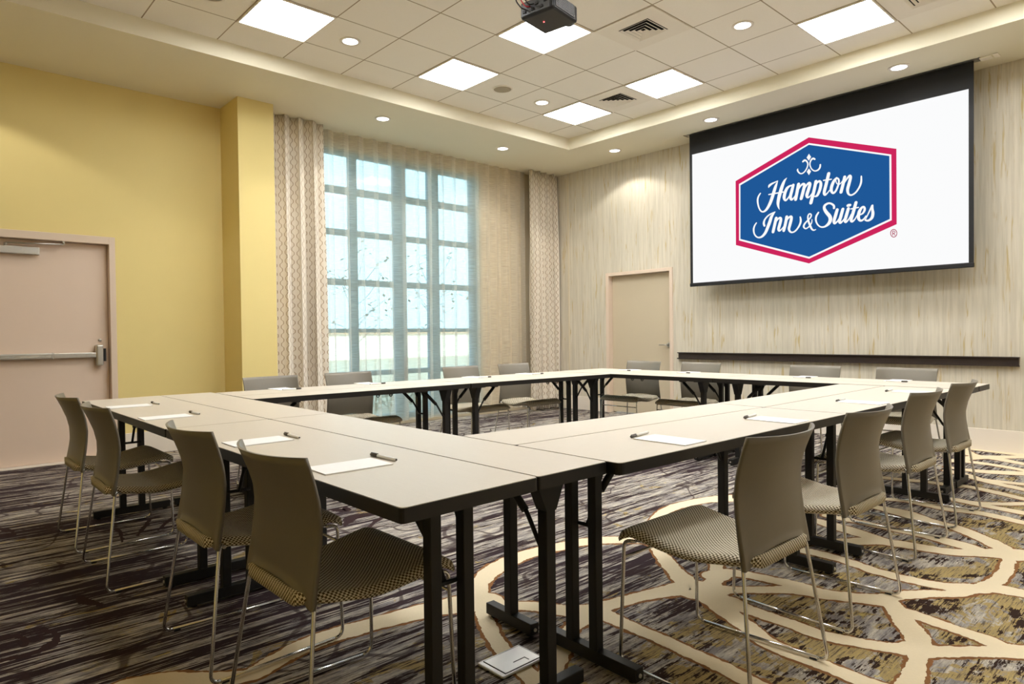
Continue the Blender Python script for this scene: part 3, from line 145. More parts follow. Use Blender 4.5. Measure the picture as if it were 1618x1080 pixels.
REGISTERED_STROKES=[
[(-2.2100,2.0834,-2.2035,2.0821),(-2.2103,2.0793,-2.2038,2.0777),(-2.2109,2.0743,-2.2045,2.0721),(-2.2120,2.0703,-2.2057,2.0672),(-2.2135,2.0665,-2.2075,2.0626),(-2.2153,2.0630,-2.2097,2.0584),(-2.2174,2.0600,-2.2123,2.0547),(-2.2198,2.0574,-2.2153,2.0515),(-2.2225,2.0553,-2.2187,2.0489),(-2.2253,2.0538,-2.2223,2.0468),(-2.2283,2.0527,-2.2262,2.0455),(-2.2313,2.0523,-2.2303,2.0449),(-2.2344,2.0524,-2.2344,2.0450),(-2.2375,2.0530,-2.2386,2.0459),(-2.2405,2.0542,-2.2426,2.0474),(-2.2435,2.0559,-2.2465,2.0497),(-2.2463,2.0581,-2.2502,2.0525),(-2.2490,2.0608,-2.2536,2.0560),(-2.2514,2.0640,-2.2566,2.0599),(-2.2536,2.0676,-2.2592,2.0643),(-2.2554,2.0715,-2.2614,2.0690),(-2.2568,2.0756,-2.2632,2.0740),(-2.2579,2.0800,-2.2644,2.0792),(-2.2585,2.0845,-2.2652,2.0845),(-2.2588,2.0890,-2.2654,2.0899),(-2.2585,2.0935,-2.2652,2.0951),(-2.2579,2.0978,-2.2644,2.1002),(-2.2568,2.1020,-2.2631,2.1051),(-2.2553,2.1058,-2.2613,2.1097),(-2.2535,2.1093,-2.2591,2.1139),(-2.2513,2.1123,-2.2565,2.1176),(-2.2489,2.1149,-2.2534,2.1208),(-2.2462,2.1169,-2.2500,2.1234),(-2.2434,2.1185,-2.2464,2.1254),(-2.2404,2.1195,-2.2424,2.1267),(-2.2373,2.1199,-2.2384,2.1273),(-2.2343,2.1198,-2.2342,2.1271),(-2.2312,2.1191,-2.2301,2.1263),(-2.2281,2.1179,-2.2261,2.1247),(-2.2252,2.1162,-2.2222,2.1224),(-2.2224,2.1140,-2.2185,2.1195),(-2.2197,2.1112,-2.2152,2.1160),(-2.2173,2.1081,-2.2122,2.1121),(-2.2152,2.1045,-2.2096,2.1077),(-2.2134,2.1006,-2.2074,2.1030),(-2.2119,2.0965,-2.2057,2.0981),(-2.2109,2.0922,-2.2044,2.0928),(-2.2103,2.0870,-2.2038,2.0870),(-2.2100,2.0829,-2.2035,2.0826)],
[(-2.2468,2.1091,-2.2407,2.1083),(-2.2468,2.0998,-2.2407,2.0990),(-2.2468,2.0876,-2.2407,2.0869),(-2.2468,2.0749,-2.2407,2.0742),(-2.2469,2.0649,-2.2408,2.0642)],
[(-2.2434,2.1041,-2.2441,2.1109),(-2.2371,2.1041,-2.2373,2.1109),(-2.2308,2.1033,-2.2289,2.1095),(-2.2279,2.1002,-2.2233,2.1040),(-2.2261,2.0963,-2.2204,2.0977),(-2.2260,2.0940,-2.2200,2.0922),(-2.2269,2.0919,-2.2218,2.0876),(-2.2288,2.0898,-2.2251,2.0840),(-2.2317,2.0884,-2.2303,2.0817),(-2.2379,2.0886,-2.2377,2.0819),(-2.2437,2.0894,-2.2438,2.0826)],
[(-2.2369,2.0833,-2.2318,2.0864),(-2.2340,2.0781,-2.2289,2.0812),(-2.2302,2.0714,-2.2252,2.0746),(-2.2265,2.0650,-2.2215,2.0683),(-2.2236,2.0602,-2.2186,2.0635)]]
HEX_RED=[(-3.0524,3.2088),(-2.2093,2.9057),(-2.2081,2.1715),(-3.0549,1.8621),(-3.8954,2.1497),(-3.8944,2.8938)]
HEX_WHITE=[(-3.0499,3.1477),(-2.2540,2.8591),(-2.2519,2.2159),(-3.0525,1.9130),(-3.8548,2.1988),(-3.8522,2.8517)]
HEX_BLUE=[(-3.0500,3.1290),(-2.2708,2.8481),(-2.2686,2.2301),(-3.0524,1.9332),(-3.8380,2.2141),(-3.8340,2.8344)]
DIAMOND_A=[(-3.0491,3.0333),(-3.0263,2.9949),(-3.0494,2.9591),(-3.0745,2.9962)]
DIAMOND_B=[(-3.0505,2.8768),(-3.0277,2.8405),(-3.0501,2.8054),(-3.0733,2.8455)]
SCR=[(-4.5056,3.5713),(-1.5779,3.5563),(-1.5810,1.7046),(-4.4988,1.7069)]
IMG=[(-4.4635,3.3138),(-1.6236,3.3273),(-1.6171,1.7451),(-4.4719,1.7442)]

# ------------------------------------------------------------------ helpers
def lin(c):
    return tuple(((v / 255.0) / 12.92 if v / 255.0 <= 0.04045 else ((v / 255.0 + 0.055) / 1.055) ** 2.4) for v in c)

def rgba(c):
    return (c[0], c[1], c[2], 1.0)

class Nodes:
    """small wrapper that adds and wires shader nodes"""
    def __init__(self, name):
        self.m = bpy.data.materials.new(name)
        self.m.use_nodes = True
        self.t = self.m.node_tree
        self.b = self.t.nodes['Principled BSDF']
        self.out = self.t.nodes['Material Output']
    def n(self, kind, **kw):
        o = self.t.nodes.new(kind)
        for k, v in kw.items():
            setattr(o, k, v)
        return o
    def link(self, a, b):
        self.t.links.new(a, b)
    def val(self, sock, v):
        if isinstance(v, (int, float, tuple)):
            sock.default_value = v
        else:
            self.link(v, sock)
    def math(self, op, a, b=None, c=None, clamp=False):
        o = self.n('ShaderNodeMath', operation=op)
        o.use_clamp = clamp
        self.val(o.inputs[0], a)
        if b is not None:
            self.val(o.inputs[1], b)
        if c is not None:
            self.val(o.inputs[2], c)
        return o.outputs[0]
    def mix(self, f, a, b):
        o = self.n('ShaderNodeMix', data_type='RGBA')
        self.val(o.inputs[0], f)
        self.val(o.inputs[6], rgba(a) if isinstance(a, tuple) else a)
        self.val(o.inputs[7], rgba(b) if isinstance(b, tuple) else b)
        return o.outputs[2]
    def coords(self, which='Object', scale=(1, 1, 1)):
        tc = self.n('ShaderNodeTexCoord')
        mp = self.n('ShaderNodeMapping')
        mp.inputs['Scale'].default_value = scale
        self.link(tc.outputs[which], mp.inputs['Vector'])
        return mp.outputs[0]
    def noise(self, vec, scale=1.0, detail=4.0, rough=0.55, dist=0.0):
        o = self.n('ShaderNodeTexNoise')
        self.link(vec, o.inputs['Vector'])
        o.inputs['Scale'].default_value = scale
        o.inputs['Detail'].default_value = detail
        o.inputs['Roughness'].default_value = rough
        o.inputs['Distortion'].default_value = dist
        return o.outputs['Fac']
    def step(self, v, lo, hi):
        o = self.n('ShaderNodeMapRange')
        o.clamp = True
        self.val(o.inputs[0], v)
        o.inputs[1].default_value = lo
        o.inputs[2].default_value = hi
        return o.outputs[0]
    def bump(self, h, strength=0.3, dist=0.01):
        o = self.n('ShaderNodeBump')
        o.inputs['Strength'].default_value = strength
        o.inputs['Distance'].default_value = dist
        self.link(h, o.inputs['Height'])
        self.link(o.outputs[0], self.b.inputs['Normal'])
    def base(self, c, rough=0.5, metal=0.0, spec=None):
        self.val(self.b.inputs['Base Color'], rgba(c) if isinstance(c, tuple) else c)
        self.val(self.b.inputs['Roughness'], rough)
        self.b.inputs['Metallic'].default_value = metal
        if spec is not None:
            self.b.inputs['Specular IOR Level'].default_value = spec
        return self.m

def plain(name, c, rough=0.5, metal=0.0, spec=None, var=0.04, scale=30.0):
    """procedural paint / plastic / metal with a faint mottle"""
    k = Nodes(name)
    f = k.noise(k.coords(), scale, 3)
    a = tuple(max(0.0, v * (1 - var)) for v in c)
    b = tuple(min(1.0, v * (1 + var)) for v in c)
    return k.base(k.mix(f, a, b), rough, metal, spec)

def emit(name, c, s):
    k = Nodes(name)
    e = k.n('ShaderNodeEmission')
    e.inputs[0].default_value = rgba(c)
    e.inputs[1].default_value = s
    k.link(e.outputs[0], k.out.inputs[0])
    return k.m

def obj(name, bm, mats, parent=None, smooth=False, loc=None):
    me = bpy.data.meshes.new(name)
    bmesh.ops.recalc_face_normals(bm, faces=bm.faces[:]) if not bm.faces.layers.int.get('keep') else None
    bm.to_mesh(me)
    bm.free()
    for m in (mats if isinstance(mats, (list, tuple)) else [mats]):
        me.materials.append(m)
    if smooth:
        for p in me.polygons:
            p.use_smooth = True
    o = bpy.data.objects.new(name, me)
    COL.objects.link(o)
    if parent is not None:
        o.parent = parent
    if loc is not None:
        o.location = loc
    return o

def tag(o, label, cat, group=None):
    o['label'] = label
    o['category'] = cat
    if group:
        o['group'] = group
    return o

def thing(name, label, cat, loc=(0, 0, 0), rotz=0.0, group=None):
    o = bpy.data.objects.new(name, None)
    o.empty_display_size = 0.1
    COL.objects.link(o)
    o.location = loc
    o.rotation_euler = (0, 0, rotz)
    return tag(o, label, cat, group)

def struct(name, bm, m, parent=None, smooth=False):
    o = obj(name, bm, m, parent, smooth)
    if parent is None:
        o['kind'] = 'structure'
    return o

def dup(root, loc, rotz, label, group=None):
    r = root.copy()
    COL.objects.link(r)
    r.location = loc
    r.rotation_euler = (0, 0, rotz)
    r['label'] = label
    if group:
        r['group'] = group
    for ch in list(root.children):
        c = ch.copy()
        COL.objects.link(c)
        c.parent = r
        for g in list(ch.children):
            d = g.copy()
            COL.objects.link(d)
            d.parent = c
    return r

def BM():
    return bmesh.new()

def box(bm, lo, hi, mat=0, bevel=0.0, seg=2):
    x0, y0, z0 = lo
    x1, y1, z1 = hi
    v = [bm.verts.new(p) for p in ((x0, y0, z0), (x1, y0, z0), (x1, y1, z0), (x0, y1, z0), (x0, y0, z1), (x1, y0, z1), (x1, y1, z1), (x0, y1, z1))]
    fs = [bm.faces.new([v[i] for i in q]) for q in ((0, 3, 2, 1), (4, 5, 6, 7), (0, 1, 5, 4), (1, 2, 6, 5), (2, 3, 7, 6), (3, 0, 4, 7))]
    for f in fs:
        f.material_index = mat
    if bevel > 0:
        es = list({e for f in fs for e in f.edges})
        r = bmesh.ops.bevel(bm, geom=es, offset=bevel, segments=seg, affect='EDGES', profile=0.5)
        for f in r['faces']:
            f.material_index = mat
    return bm

def prism(bm, poly, z0, z1, mat=0):
    """poly: list of (x, y) counter-clockwise"""
    a = [bm.verts.new((p[0], p[1], z0)) for p in poly]
    b = [bm.verts.new((p[0], p[1], z1)) for p in poly]
    n = len(poly)
    fs = [bm.faces.new(a[::-1]), bm.faces.new(b)]
    for i in range(n):
        fs.append(bm.faces.new((a[i], a[(i + 1) % n], b[(i + 1) % n], b[i])))
    for f in fs:
        f.material_index = mat
    return bm

def ring_pts(c, d, r, n, up=None):
    d = d.normalized()
    if up is None:
        up = Vector((0, 0, 1)) if abs(d.z) < 0.9 else Vector((1, 0, 0))
    a = d.cross(up).normalized()
    b = d.cross(a).normalized()
    return [c + a * (r * math.cos(2 * PI * i / n)) + b * (r * math.sin(2 * PI * i / n)) for i in range(n)]

def tube(bm, pts, r, n=8, mat=0, close=False):
    P = [Vector(p) for p in pts]
    m = len(P)
    rings = []
    prev_a = None
    for i in range(m):
        if close:
            d = P[(i + 1) % m] - P[i - 1]
        else:
            d = P[min(m - 1, i + 1)] - P[max(0, i - 1)]
        d = d.normalized()
        if prev_a is None:
            up = Vector((0, 0, 1)) if abs(d.z) < 0.9 else Vector((1, 0, 0))
            a = d.cross(up).normalized()
        else:
            a = (prev_a - d * prev_a.dot(d)).normalized()
        prev_a = a
        b = d.cross(a)
        rr = r[i] if isinstance(r, (list, tuple)) else r
        rings.append([bm.verts.new(P[i] + a * (rr * math.cos(2 * PI * k / n)) + b * (rr * math.sin(2 * PI * k / n))) for k in range(n)])
    for i in range(m if close else m - 1):
        A, B = rings[i], rings[(i + 1) % m]
        for k in range(n):
            f = bm.faces.new((A[k], A[(k + 1) % n], B[(k + 1) % n], B[k]))
            f.smooth = True
            f.material_index = mat
    if not close:
        for R_ in (rings[0][::-1], rings[-1]):
            f = bm.faces.new(R_)
            f.material_index = mat
    return bm

def cyl(bm, c, r, z0, z1, n=24, mat=0, r2=None):
    r2 = r if r2 is None else r2
    a = [bm.verts.new((c[0] + r * math.cos(2 * PI * i / n), c[1] + r * math.sin(2 * PI * i / n), z0)) for i in range(n)]
    b = [bm.verts.new((c[0] + r2 * math.cos(2 * PI * i / n), c[1] + r2 * math.sin(2 * PI * i / n), z1)) for i in range(n)]
    fs = [bm.faces.new(a[::-1]), bm.faces.new(b)]
    for i in range(n):
        fs.append(bm.faces.new((a[i], a[(i + 1) % n], b[(i + 1) % n], b[i])))
    for f in fs:
        f.material_index = mat
    return bm

def lathe(bm, prof, c=(0, 0, 0), n=32, mat=0):
    """prof: (radius, z) pairs, closed with caps when a radius is 0"""
    rings = []
    for r, z in prof:
        if r <= 1e-6:
            rings.append([bm.verts.new((c[0], c[1], c[2] + z))])
        else:
            rings.append([bm.verts.new((c[0] + r * math.cos(2 * PI * i / n), c[1] + r * math.sin(2 * PI * i / n), c[2] + z)) for i in range(n)])
    for A, B in zip(rings, rings[1:]):
        for k in range(n):
            if len(A) == 1 and len(B) == 1:
                continue
            if len(A) == 1:
                f = bm.faces.new((A[0], B[(k + 1) % n], B[k]))
            elif len(B) == 1:
                f = bm.faces.new((A[k], A[(k + 1) % n], B[0]))
            else:
                f = bm.faces.new((A[k], A[(k + 1) % n], B[(k + 1) % n], B[k]))
            f.smooth = True
            f.material_index = mat
    return bm

def spline(pts, n=6):
    P = [Vector(p) for p in pts]
    out = []
    for i in range(len(P) - 1):
        p0, p1, p2, p3 = P[max(0, i - 1)], P[i], P[i + 1], P[min(len(P) - 1, i + 2)]
        for k in range(n):
            t = k / n
            out.append(0.5 * (2 * p1 + (p2 - p0) * t + (2 * p0 - 5 * p1 + 4 * p2 - p3) * t * t + (3 * p1 - p0 - 3 * p2 + p3) * t ** 3))
    out.append(P[-1])
    return out

def arc_corner(a, b, c, r, n=5):
    """points rounding the corner b between a and c"""
    a, b, c = Vector(a), Vector(b), Vector(c)
    p, q = b + (a - b).normalized() * r, b + (c - b).normalized() * r
    return [(p * (1 - t) * (1 - t) + b * 2 * t * (1 - t) + q * t * t) for t in [i / n for i in range(n + 1)]]

# ------------------------------------------------------------------ materials
def make_carpet(name):
    k = Nodes(name)
    tc = k.n('ShaderNodeTexCoord')
    def mp(scale):
        m = k.n('ShaderNodeMapping')
        m.inputs['Scale'].default_value = scale
        k.link(tc.outputs['Object'], m.inputs['Vector'])
        return m.outputs[0]
    # streaks run along y
    s1 = k.noise(mp((85, 3.2, 1)), 1.0, 5, 0.7, 0.1)
    s2 = k.noise(mp((150, 8.0, 1)), 1.0, 4, 0.65, 0.1)
    big = k.noise(mp((1.3, 0.7, 1)), 1.0, 3, 0.5)
    blot = k.noise(mp((6.5, 4.2, 1)), 1.0, 6, 0.72, 0.5)
    fine = k.noise(mp((190, 80, 1)), 1.0, 3, 0.6)
    greyn = k.noise(mp((34, 5, 1)), 1.0, 4, 0.65)
    light = k.mix(k.step(greyn, 0.42, 0.62), lin((142, 136, 134)), lin((204, 194, 178)))
    olive = k.mix(k.step(s2, 0.4, 0.6), lin((184, 160, 104)), lin((154, 136, 102)))
    dark = k.mix(k.step(big, 0.4, 0.6), lin((44, 30, 31)), lin((54, 41, 46)))
    # how golden the field is: far right is more golden
    sep = k.n('ShaderNodeSeparateXYZ')
    k.link(tc.outputs['Object'], sep.inputs[0])
    right = k.step(k.math('SUBTRACT', sep.outputs[0], k.math('MULTIPLY', sep.outputs[1], 0.10)), -2.2, -1.3)
    gblot = k.noise(mp((4.6, 3.4, 3)), 1.0, 6, 0.7, 0.8)
    gold_thr = k.math('ADD', k.math('MULTIPLY', right, 0.155), gblot)
    field = k.mix(k.step(gold_thr, 0.62, 0.645), light, olive)
    # yellow flecks
    fleck = k.math('MULTIPLY', k.step(k.noise(mp((16, 7, 1)), 1.0, 4, 0.7, 0.4), 0.60, 0.66), k.step(k.noise(mp((1.6, 1.1, 1)), 1.0, 2), 0.42, 0.60))
    field = k.mix(k.math('MULTIPLY', fleck, 0.8), field, lin((206, 182, 104)))
    # dark streaks: thin bands grouped in broad ones on the left, ragged blots on the right
    s0 = k.noise(mp((24, 1.0, 1)), 1.0, 3, 0.55, 0.25)
    rag = k.noise(mp((46, 9, 1)), 1.0, 4, 0.7, 0.1)
    tl = k.math('ADD', k.math('MULTIPLY', s1, 0.44), k.math('ADD', k.math('MULTIPLY', s0, 0.36), k.math('MULTIPLY', big, 0.20)))
    tr_ = k.math('ADD', k.math('MULTIPLY', blot, 0.46), k.math('ADD', k.math('MULTIPLY', rag, 0.30), k.math('MULTIPLY', s1, 0.24)))
    tm = k.n('ShaderNodeMix', data_type='FLOAT')
    k.link(right, tm.inputs[0])
    k.link(tl, tm.inputs[2])
    k.link(tr_, tm.inputs[3])
    nearleft = k.math('MULTIPLY', k.step(sep.outputs[1], 1.7, 0.7), 0.020)
    tone = k.math('SUBTRACT', k.math('ADD', tm.outputs[0], nearleft), k.math('MULTIPLY', right, 0.022))
    d1 = k.step(tone, 0.502, 0.516)
    d2 = k.step(s2, 0.57, 0.60)
    dm = k.math('MAXIMUM', d1, k.math('MULTIPLY', d2, 0.6))
    dark = k.mix(right, dark, lin((50, 33, 26)))
    col = k.mix(dm, field, dark)
    # faint drawn curls in the field
    vor = k.n('ShaderNodeTexVoronoi', feature='DISTANCE_TO_EDGE')
    wm = k.n('ShaderNodeMapping')
    wm.inputs['Scale'].default_value = (1.7, 1.1, 1)
    nz = k.n('ShaderNodeTexNoise')
    nz.inputs['Scale'].default_value = 2.2
    nz.inputs['Detail'].default_value = 1.0
    k.link(tc.outputs['Object'], nz.inputs['Vector'])
    ad = k.n('ShaderNodeVectorMath', operation='MULTIPLY_ADD')
    k.link(nz.outputs['Color'], ad.inputs[0])
    ad.inputs[1].default_value = (0.9, 0.9, 0)
    k.link(tc.outputs['Object'], ad.inputs[2])
    k.link(ad.outputs[0], wm.inputs['Vector'])
    k.link(wm.outputs[0], vor.inputs['Vector'])
    vor.inputs['Scale'].default_value = 1.3
    curl = k.math('SUBTRACT', 1.0, k.step(vor.outputs['Distance'], 0.012, 0.026))
    col = k.mix(k.math('MULTIPLY', curl, k.math('MULTIPLY', k.math('SUBTRACT', 1.0, right), 0.75)), col, lin((54, 38, 40)))
    col = k.mix(k.math('MULTIPLY', k.step(fine, 0.35, 0.65), 0.22), col, lin((60, 52, 46)))
    m = k.base(col, 0.95, 0.0, 0.1)
    k.bump(fine, 0.35, 0.004)
    return m

def make_pile(name, c, var=0.08):
    k = Nodes(name)
    f = k.noise(k.coords(scale=(90, 90, 1)), 1.0, 4, 0.6)
    g = k.noise(k.coords(scale=(6, 6, 1)), 1.0, 3)
    a = tuple(v * (1 - var) for v in c)
    b = tuple(min(1, v * (1 + var)) for v in c)
    m = k.base(k.mix(k.math('ADD', k.math('MULTIPLY', f, 0.6), k.math('MULTIPLY', g, 0.4)), a, b), 0.95, 0.0, 0.1)
    k.bump(f, 0.4, 0.004)
    return m

def make_wallcovering(name):
    k = Nodes(name)
    s1 = k.noise(k.coords(scale=(46, 46, 1.7)), 1.0, 4, 0.6, 0.3)
    s2 = k.noise(k.coords(scale=(38, 38, 2.4)), 1.0, 3, 0.6, 0.6)
    s3 = k.noise(k.coords(scale=(95, 95, 2.5)), 1.0, 3, 0.5)
    big = k.noise(k.coords(scale=(1.5, 1.5, 0.8)), 1.0, 2)
    basec = k.mix(k.step(s1, 0.38, 0.62), lin((200, 191, 172)), lin((216, 207, 188)))
    basec = k.mix(k.math('MULTIPLY', k.step(s3, 0.45, 0.7), 0.35), basec, lin((224, 216, 202)))
    gold = k.math('MULTIPLY', k.step(s2, 0.565, 0.65), k.step(k.noise(k.coords(scale=(14, 14, 3.1)), 1.0, 2), 0.42, 0.56))
    col = k.mix(k.math('MULTIPLY', gold, 0.8), basec, lin((190, 166, 108)))
    col = k.mix(k.math('MULTIPLY', k.step(big, 0.4, 0.7), 0.15), col, lin((180, 180, 160)))
    return k.base(col, 0.7, 0.0, 0.2)

def make_drape(name):
    """cream cloth woven with rows of linked ogee rings, mapped on the cloth's own length (UV in metres)"""
    k = Nodes(name)
    tc = k.n('ShaderNodeTexCoord')
    sep = k.n('ShaderNodeSeparateXYZ')
    k.link(tc.outputs['UV'], sep.inputs[0])
    x = k.math('DIVIDE', sep.outputs[0], 0.060)
    v = k.math('MULTIPLY', sep.outputs[1], 2 * PI / 0.096)
    fl = k.math('FLOOR', x)
    sign = k.math('SUBTRACT', 1.0, k.math('MULTIPLY', k.math('MODULO', fl, 2.0), 2.0))
    c = k.math('COSINE', v)
    c3 = k.math('MULTIPLY', k.math('COSINE', k.math('MULTIPLY', v, 3.0)), -0.035)
    w = k.math('ADD', k.math('MULTIPLY', c, 0.26), c3)
    d = k.math('ABSOLUTE', k.math('SUBTRACT', k.math('SUBTRACT', k.math('FRACT', x), 0.5), k.math('MULTIPLY', sign, w)))
    line = k.math('SUBTRACT', 1.0, k.step(d, 0.045, 0.095))
    nz = k.noise(k.coords('UV', (300, 300, 1)), 1.0, 2)
    col = k.mix(line, k.mix(nz, lin((226, 216, 200)), lin((236, 227, 212))), lin((166, 142, 112)))
    k.b.inputs['Sheen Weight'].default_value = 0.2
    return k.base(col, 0.8, 0.0, 0.2)

def make_sheer(name):
    k = Nodes(name)
    uv = k.coords('UV', (1, 1, 1))
    slub = k.noise(k.coords('UV', (6, 190, 1)), 1.0, 4, 0.6)
    weave = k.noise(k.coords('UV', (220, 30, 1)), 1.0, 2)
    tr = k.n('ShaderNodeBsdfTransparent')
    tr.inputs[0].default_value = (0.97, 0.97, 0.96, 1)
    df = k.n('ShaderNodeBsdfDiffuse')
    tl = k.n('ShaderNodeBsdfTranslucent')
    c = k.mix(slub, lin((234, 224, 206)), lin((248, 242, 230)))
    k.link(c, df.inputs[0])
    k.link(c, tl.inputs[0])
    cl = k.n('ShaderNodeMixShader')
    cl.inputs[0].default_value = 0.55
    k.link(df.outputs[0], cl.inputs[1])
    k.link(tl.outputs[0], cl.inputs[2])
    lw = k.n('ShaderNodeLayerWeight')
    lw.inputs['Blend'].default_value = 0.35
    dens = k.math('ADD', 0.44, k.math('ADD', k.math('MULTIPLY', lw.outputs['Facing'], 0.55), k.math('MULTIPLY', k.math('SUBTRACT', slub, 0.5), 0.55)), clamp=True)
    mx = k.n('ShaderNodeMixShader')
    k.link(dens, mx.inputs[0])
    k.link(tr.outputs[0], mx.inputs[1])
    k.link(cl.outputs[0], mx.inputs[2])
    k.link(mx.outputs[0], k.out.inputs[0])
    return k.m

def make_glass(name):
    k = Nodes(name)
    tr = k.n('ShaderNodeBsdfTransparent')
    tr.inputs[0].default_value = (0.86, 0.95, 0.97, 1)
    gl = k.n('ShaderNodeBsdfGlossy')
    gl.inputs['Roughness'].default_value = 0.02
    fr = k.n('ShaderNodeFresnel')
    fr.inputs['IOR'].default_value = 1.45
    mx = k.n('ShaderNodeMixShader')
    k.link(fr.outputs[0], mx.inputs[0])
    k.link(tr.outputs[0], mx.inputs[1])
    k.link(gl.outputs[0], mx.inputs[2])
    k.link(mx.outputs[0], k.out.inputs[0])
    return k.m

def make_seat_fabric(name):
    k = Nodes(name)
    tc = k.n('ShaderNodeTexCoord')
    ck = k.n('ShaderNodeTexChecker')
    mp = k.n('ShaderNodeMapping')
    mp.inputs['Rotation'].default_value = (0, 0, 0)
    k.link(tc.outputs['UV'], mp.inputs['Vector'])
    k.link(mp.outputs[0], ck.inputs['Vector'])
    ck.inputs['Scale'].default_value = 1.0 / 0.0068
    nz = k.noise(k.coords('UV', (240, 240, 1)), 1.0, 2)
    col = k.mix(ck.outputs['Fac'], k.mix(nz, lin((226, 216, 190)), lin((242, 234, 214))), k.mix(nz, lin((88, 74, 50)), lin((112, 96, 68))))
    m = k.base(col, 0.85, 0.0, 0.15)
    k.bump(ck.outputs['Fac'], 0.15, 0.002)
    return m

def make_laminate(name):
    k = Nodes(name)
    g = k.noise(k.coords(scale=(12, 260, 1)), 1.0, 3, 0.6)
    f = k.noise(k.coords(scale=(300, 300, 1)), 1.0, 2)
    col = k.mix(k.math('ADD', k.math('MULTIPLY', g, 0.6), k.math('MULTIPLY', f, 0.4)), lin((200, 190, 175)), lin((215, 206, 191)))
    return k.base(col, 0.42, 0.0, 0.35)

def make_tiles(name):
    """acoustic lay-in tiles on a 0.594 x 0.5885 m grid, drawn with thin dark joints"""
    k = Nodes(name)
    tc = k.n('ShaderNodeTexCoord')
    sep = k.n('ShaderNodeSeparateXYZ')
    k.link(tc.outputs['Object'], sep.inputs[0])
    def grid(o, org, pitch, wd):
        x = k.math('FRACT', k.math('ADD', k.math('DIVIDE', k.math('SUBTRACT', o, org), pitch), 100.5))
        return k.math('LESS_THAN', k.math('ABSOLUTE', k.math('SUBTRACT', x, 0.5)), wd / pitch)
    g = k.math('MAXIMUM', grid(sep.outputs[0], -5.44, 0.594, 0.005), grid(sep.outputs[1], 6.155, 0.5885, 0.005))
    sp = k.noise(k.coords(scale=(60, 60, 1)), 1.0, 3)
    tile = k.mix(sp, lin((250, 244, 232)), lin((253, 248, 238)))
    col = k.mix(g, tile, lin((170, 154, 130)))
    return k.base(col, 0.9, 0.0, 0.1)

M = {}
M['carpet'] = make_carpet('carpet_field')
M['cream'] = make_pile('carpet_cream', lin((232, 216, 184)))
M['rust'] = make_pile('carpet_rust', lin((140, 98, 62)), 0.4)
M['plum'] = make_pile('carpet_dark', lin((56, 40, 40)), 0.2)
M['wallcover'] = make_wallcovering('striated_wallcovering')
M['yellow'] = plain('yellow_paint', lin((234, 214, 146)), 0.6, 0, 0.25, 0.015, 4)
M['beige'] = plain('beige_paint', lin((214, 202, 176)), 0.7, 0, 0.2, 0.015, 4)
M['soffit'] = plain('soffit_paint', lin((236, 229, 206)), 0.8, 0, 0.15, 0.012, 3)
M['tiles'] = make_tiles('acoustic_tiles')
M['base'] = plain('baseboard_paint', lin((230, 220, 206)), 0.5, 0, 0.3, 0.012, 5)
M['door_pink'] = plain('door_paint', lin((226, 204, 184)), 0.45, 0, 0.35, 0.015, 3)
M['door_tan'] = plain('door_tan_paint', lin((200, 186, 160)), 0.5, 0, 0.3, 0.015, 3)
M['frame_pink'] = plain('door_frame_paint', lin((222, 202, 182)), 0.45, 0, 0.35, 0.015, 3)
M['steel'] = plain('brushed_steel', (0.62, 0.60, 0.56), 0.32, 0.9, None, 0.06, 60)
M['chrome'] = plain('chrome', (0.70, 0.70, 0.71), 0.16, 1.0, None, 0.03, 20)
M['black_metal'] = plain('black_powder_coat', (0.012, 0.011, 0.010), 0.5, 0, 0.4, 0.1, 40)
M['black_edge'] = plain('black_edge_band', (0.014, 0.012, 0.011), 0.42, 0, 0.4, 0.1, 40)
M['black_plastic'] = plain('black_plastic', (0.007, 0.007, 0.008), 0.35, 0, 0.4, 0.1, 40)
M['laminate'] = make_laminate('beige_laminate')
M['shell'] = plain('grey_chair_plastic', lin((122, 115, 102)), 0.40, 0, 0.4, 0.03, 60)
M['fabric'] = make_seat_fabric('checked_seat_fabric')
M['paper'] = plain('paper', (0.93, 0.92, 0.90), 0.7, 0, 0.2, 0.01, 20)
M['pen_white'] = plain('pen_barrel', (0.90, 0.89, 0.86), 0.35, 0, 0.5, 0.02, 20)
M['pen_dark'] = plain('pen_cap', lin((84, 78, 72)), 0.35, 0.3, 0.5, 0.05, 20)
M['drape'] = make_drape('ogee_drape')
M['sheer'] = make_sheer('sheer_voile')
M['glass'] = make_glass('window_glass')
M['mullion'] = plain('sky_tinted_mullion', lin((95, 150, 172)), 0.45, 0.1, 0.4, 0.03, 20)  # blue of the sky-lit sheer is put into the frame colour
M['rail'] = plain('dark_bronze_rail', lin((66, 56, 52)), 0.38, 0.3, 0.4, 0.06, 30)
M['screen_black'] = plain('screen_black_fabric', (0.012, 0.012, 0.013), 0.6, 0, 0.3, 0.06, 30)
M['screen_white'] = emit('projected_white', (0.965, 0.97, 0.975), 1.0)
M['logo_red'] = emit('projected_red', lin((206, 38, 92)), 1.0)
M['logo_blue'] = emit('projected_blue', lin((31, 88, 152)), 1.0)
M['logo_white'] = emit('projected_letter_white', (0.97, 0.98, 0.98), 1.0)
M['logo_mark'] = emit('projected_dark_red', lin((170, 40, 82)), 1.0)
M['panel'] = emit('light_panel_diffuser', (0.972, 0.985, 0.985), PANEL_STRENGTH)
M['down'] = emit('downlight_lens', (1.0, 0.975, 0.93), DOWNLIGHT_STRENGTH)
M['white_metal'] = plain('white_metal_trim', lin((236, 228, 214)), 0.45, 0, 0.3, 0.01, 20)
M['speaker'] = plain('speaker_grille', lin((176, 164, 142)), 0.7, 0, 0.2, 0.12, 400)
M['vent_white'] = plain('vent_paint', lin((246, 239, 226)), 0.6, 0, 0.25, 0.015, 20)
M['vent_dark'] = plain('vent_throat', (0.012, 0.011, 0.010), 0.9, 0, 0.1, 0.1, 30)
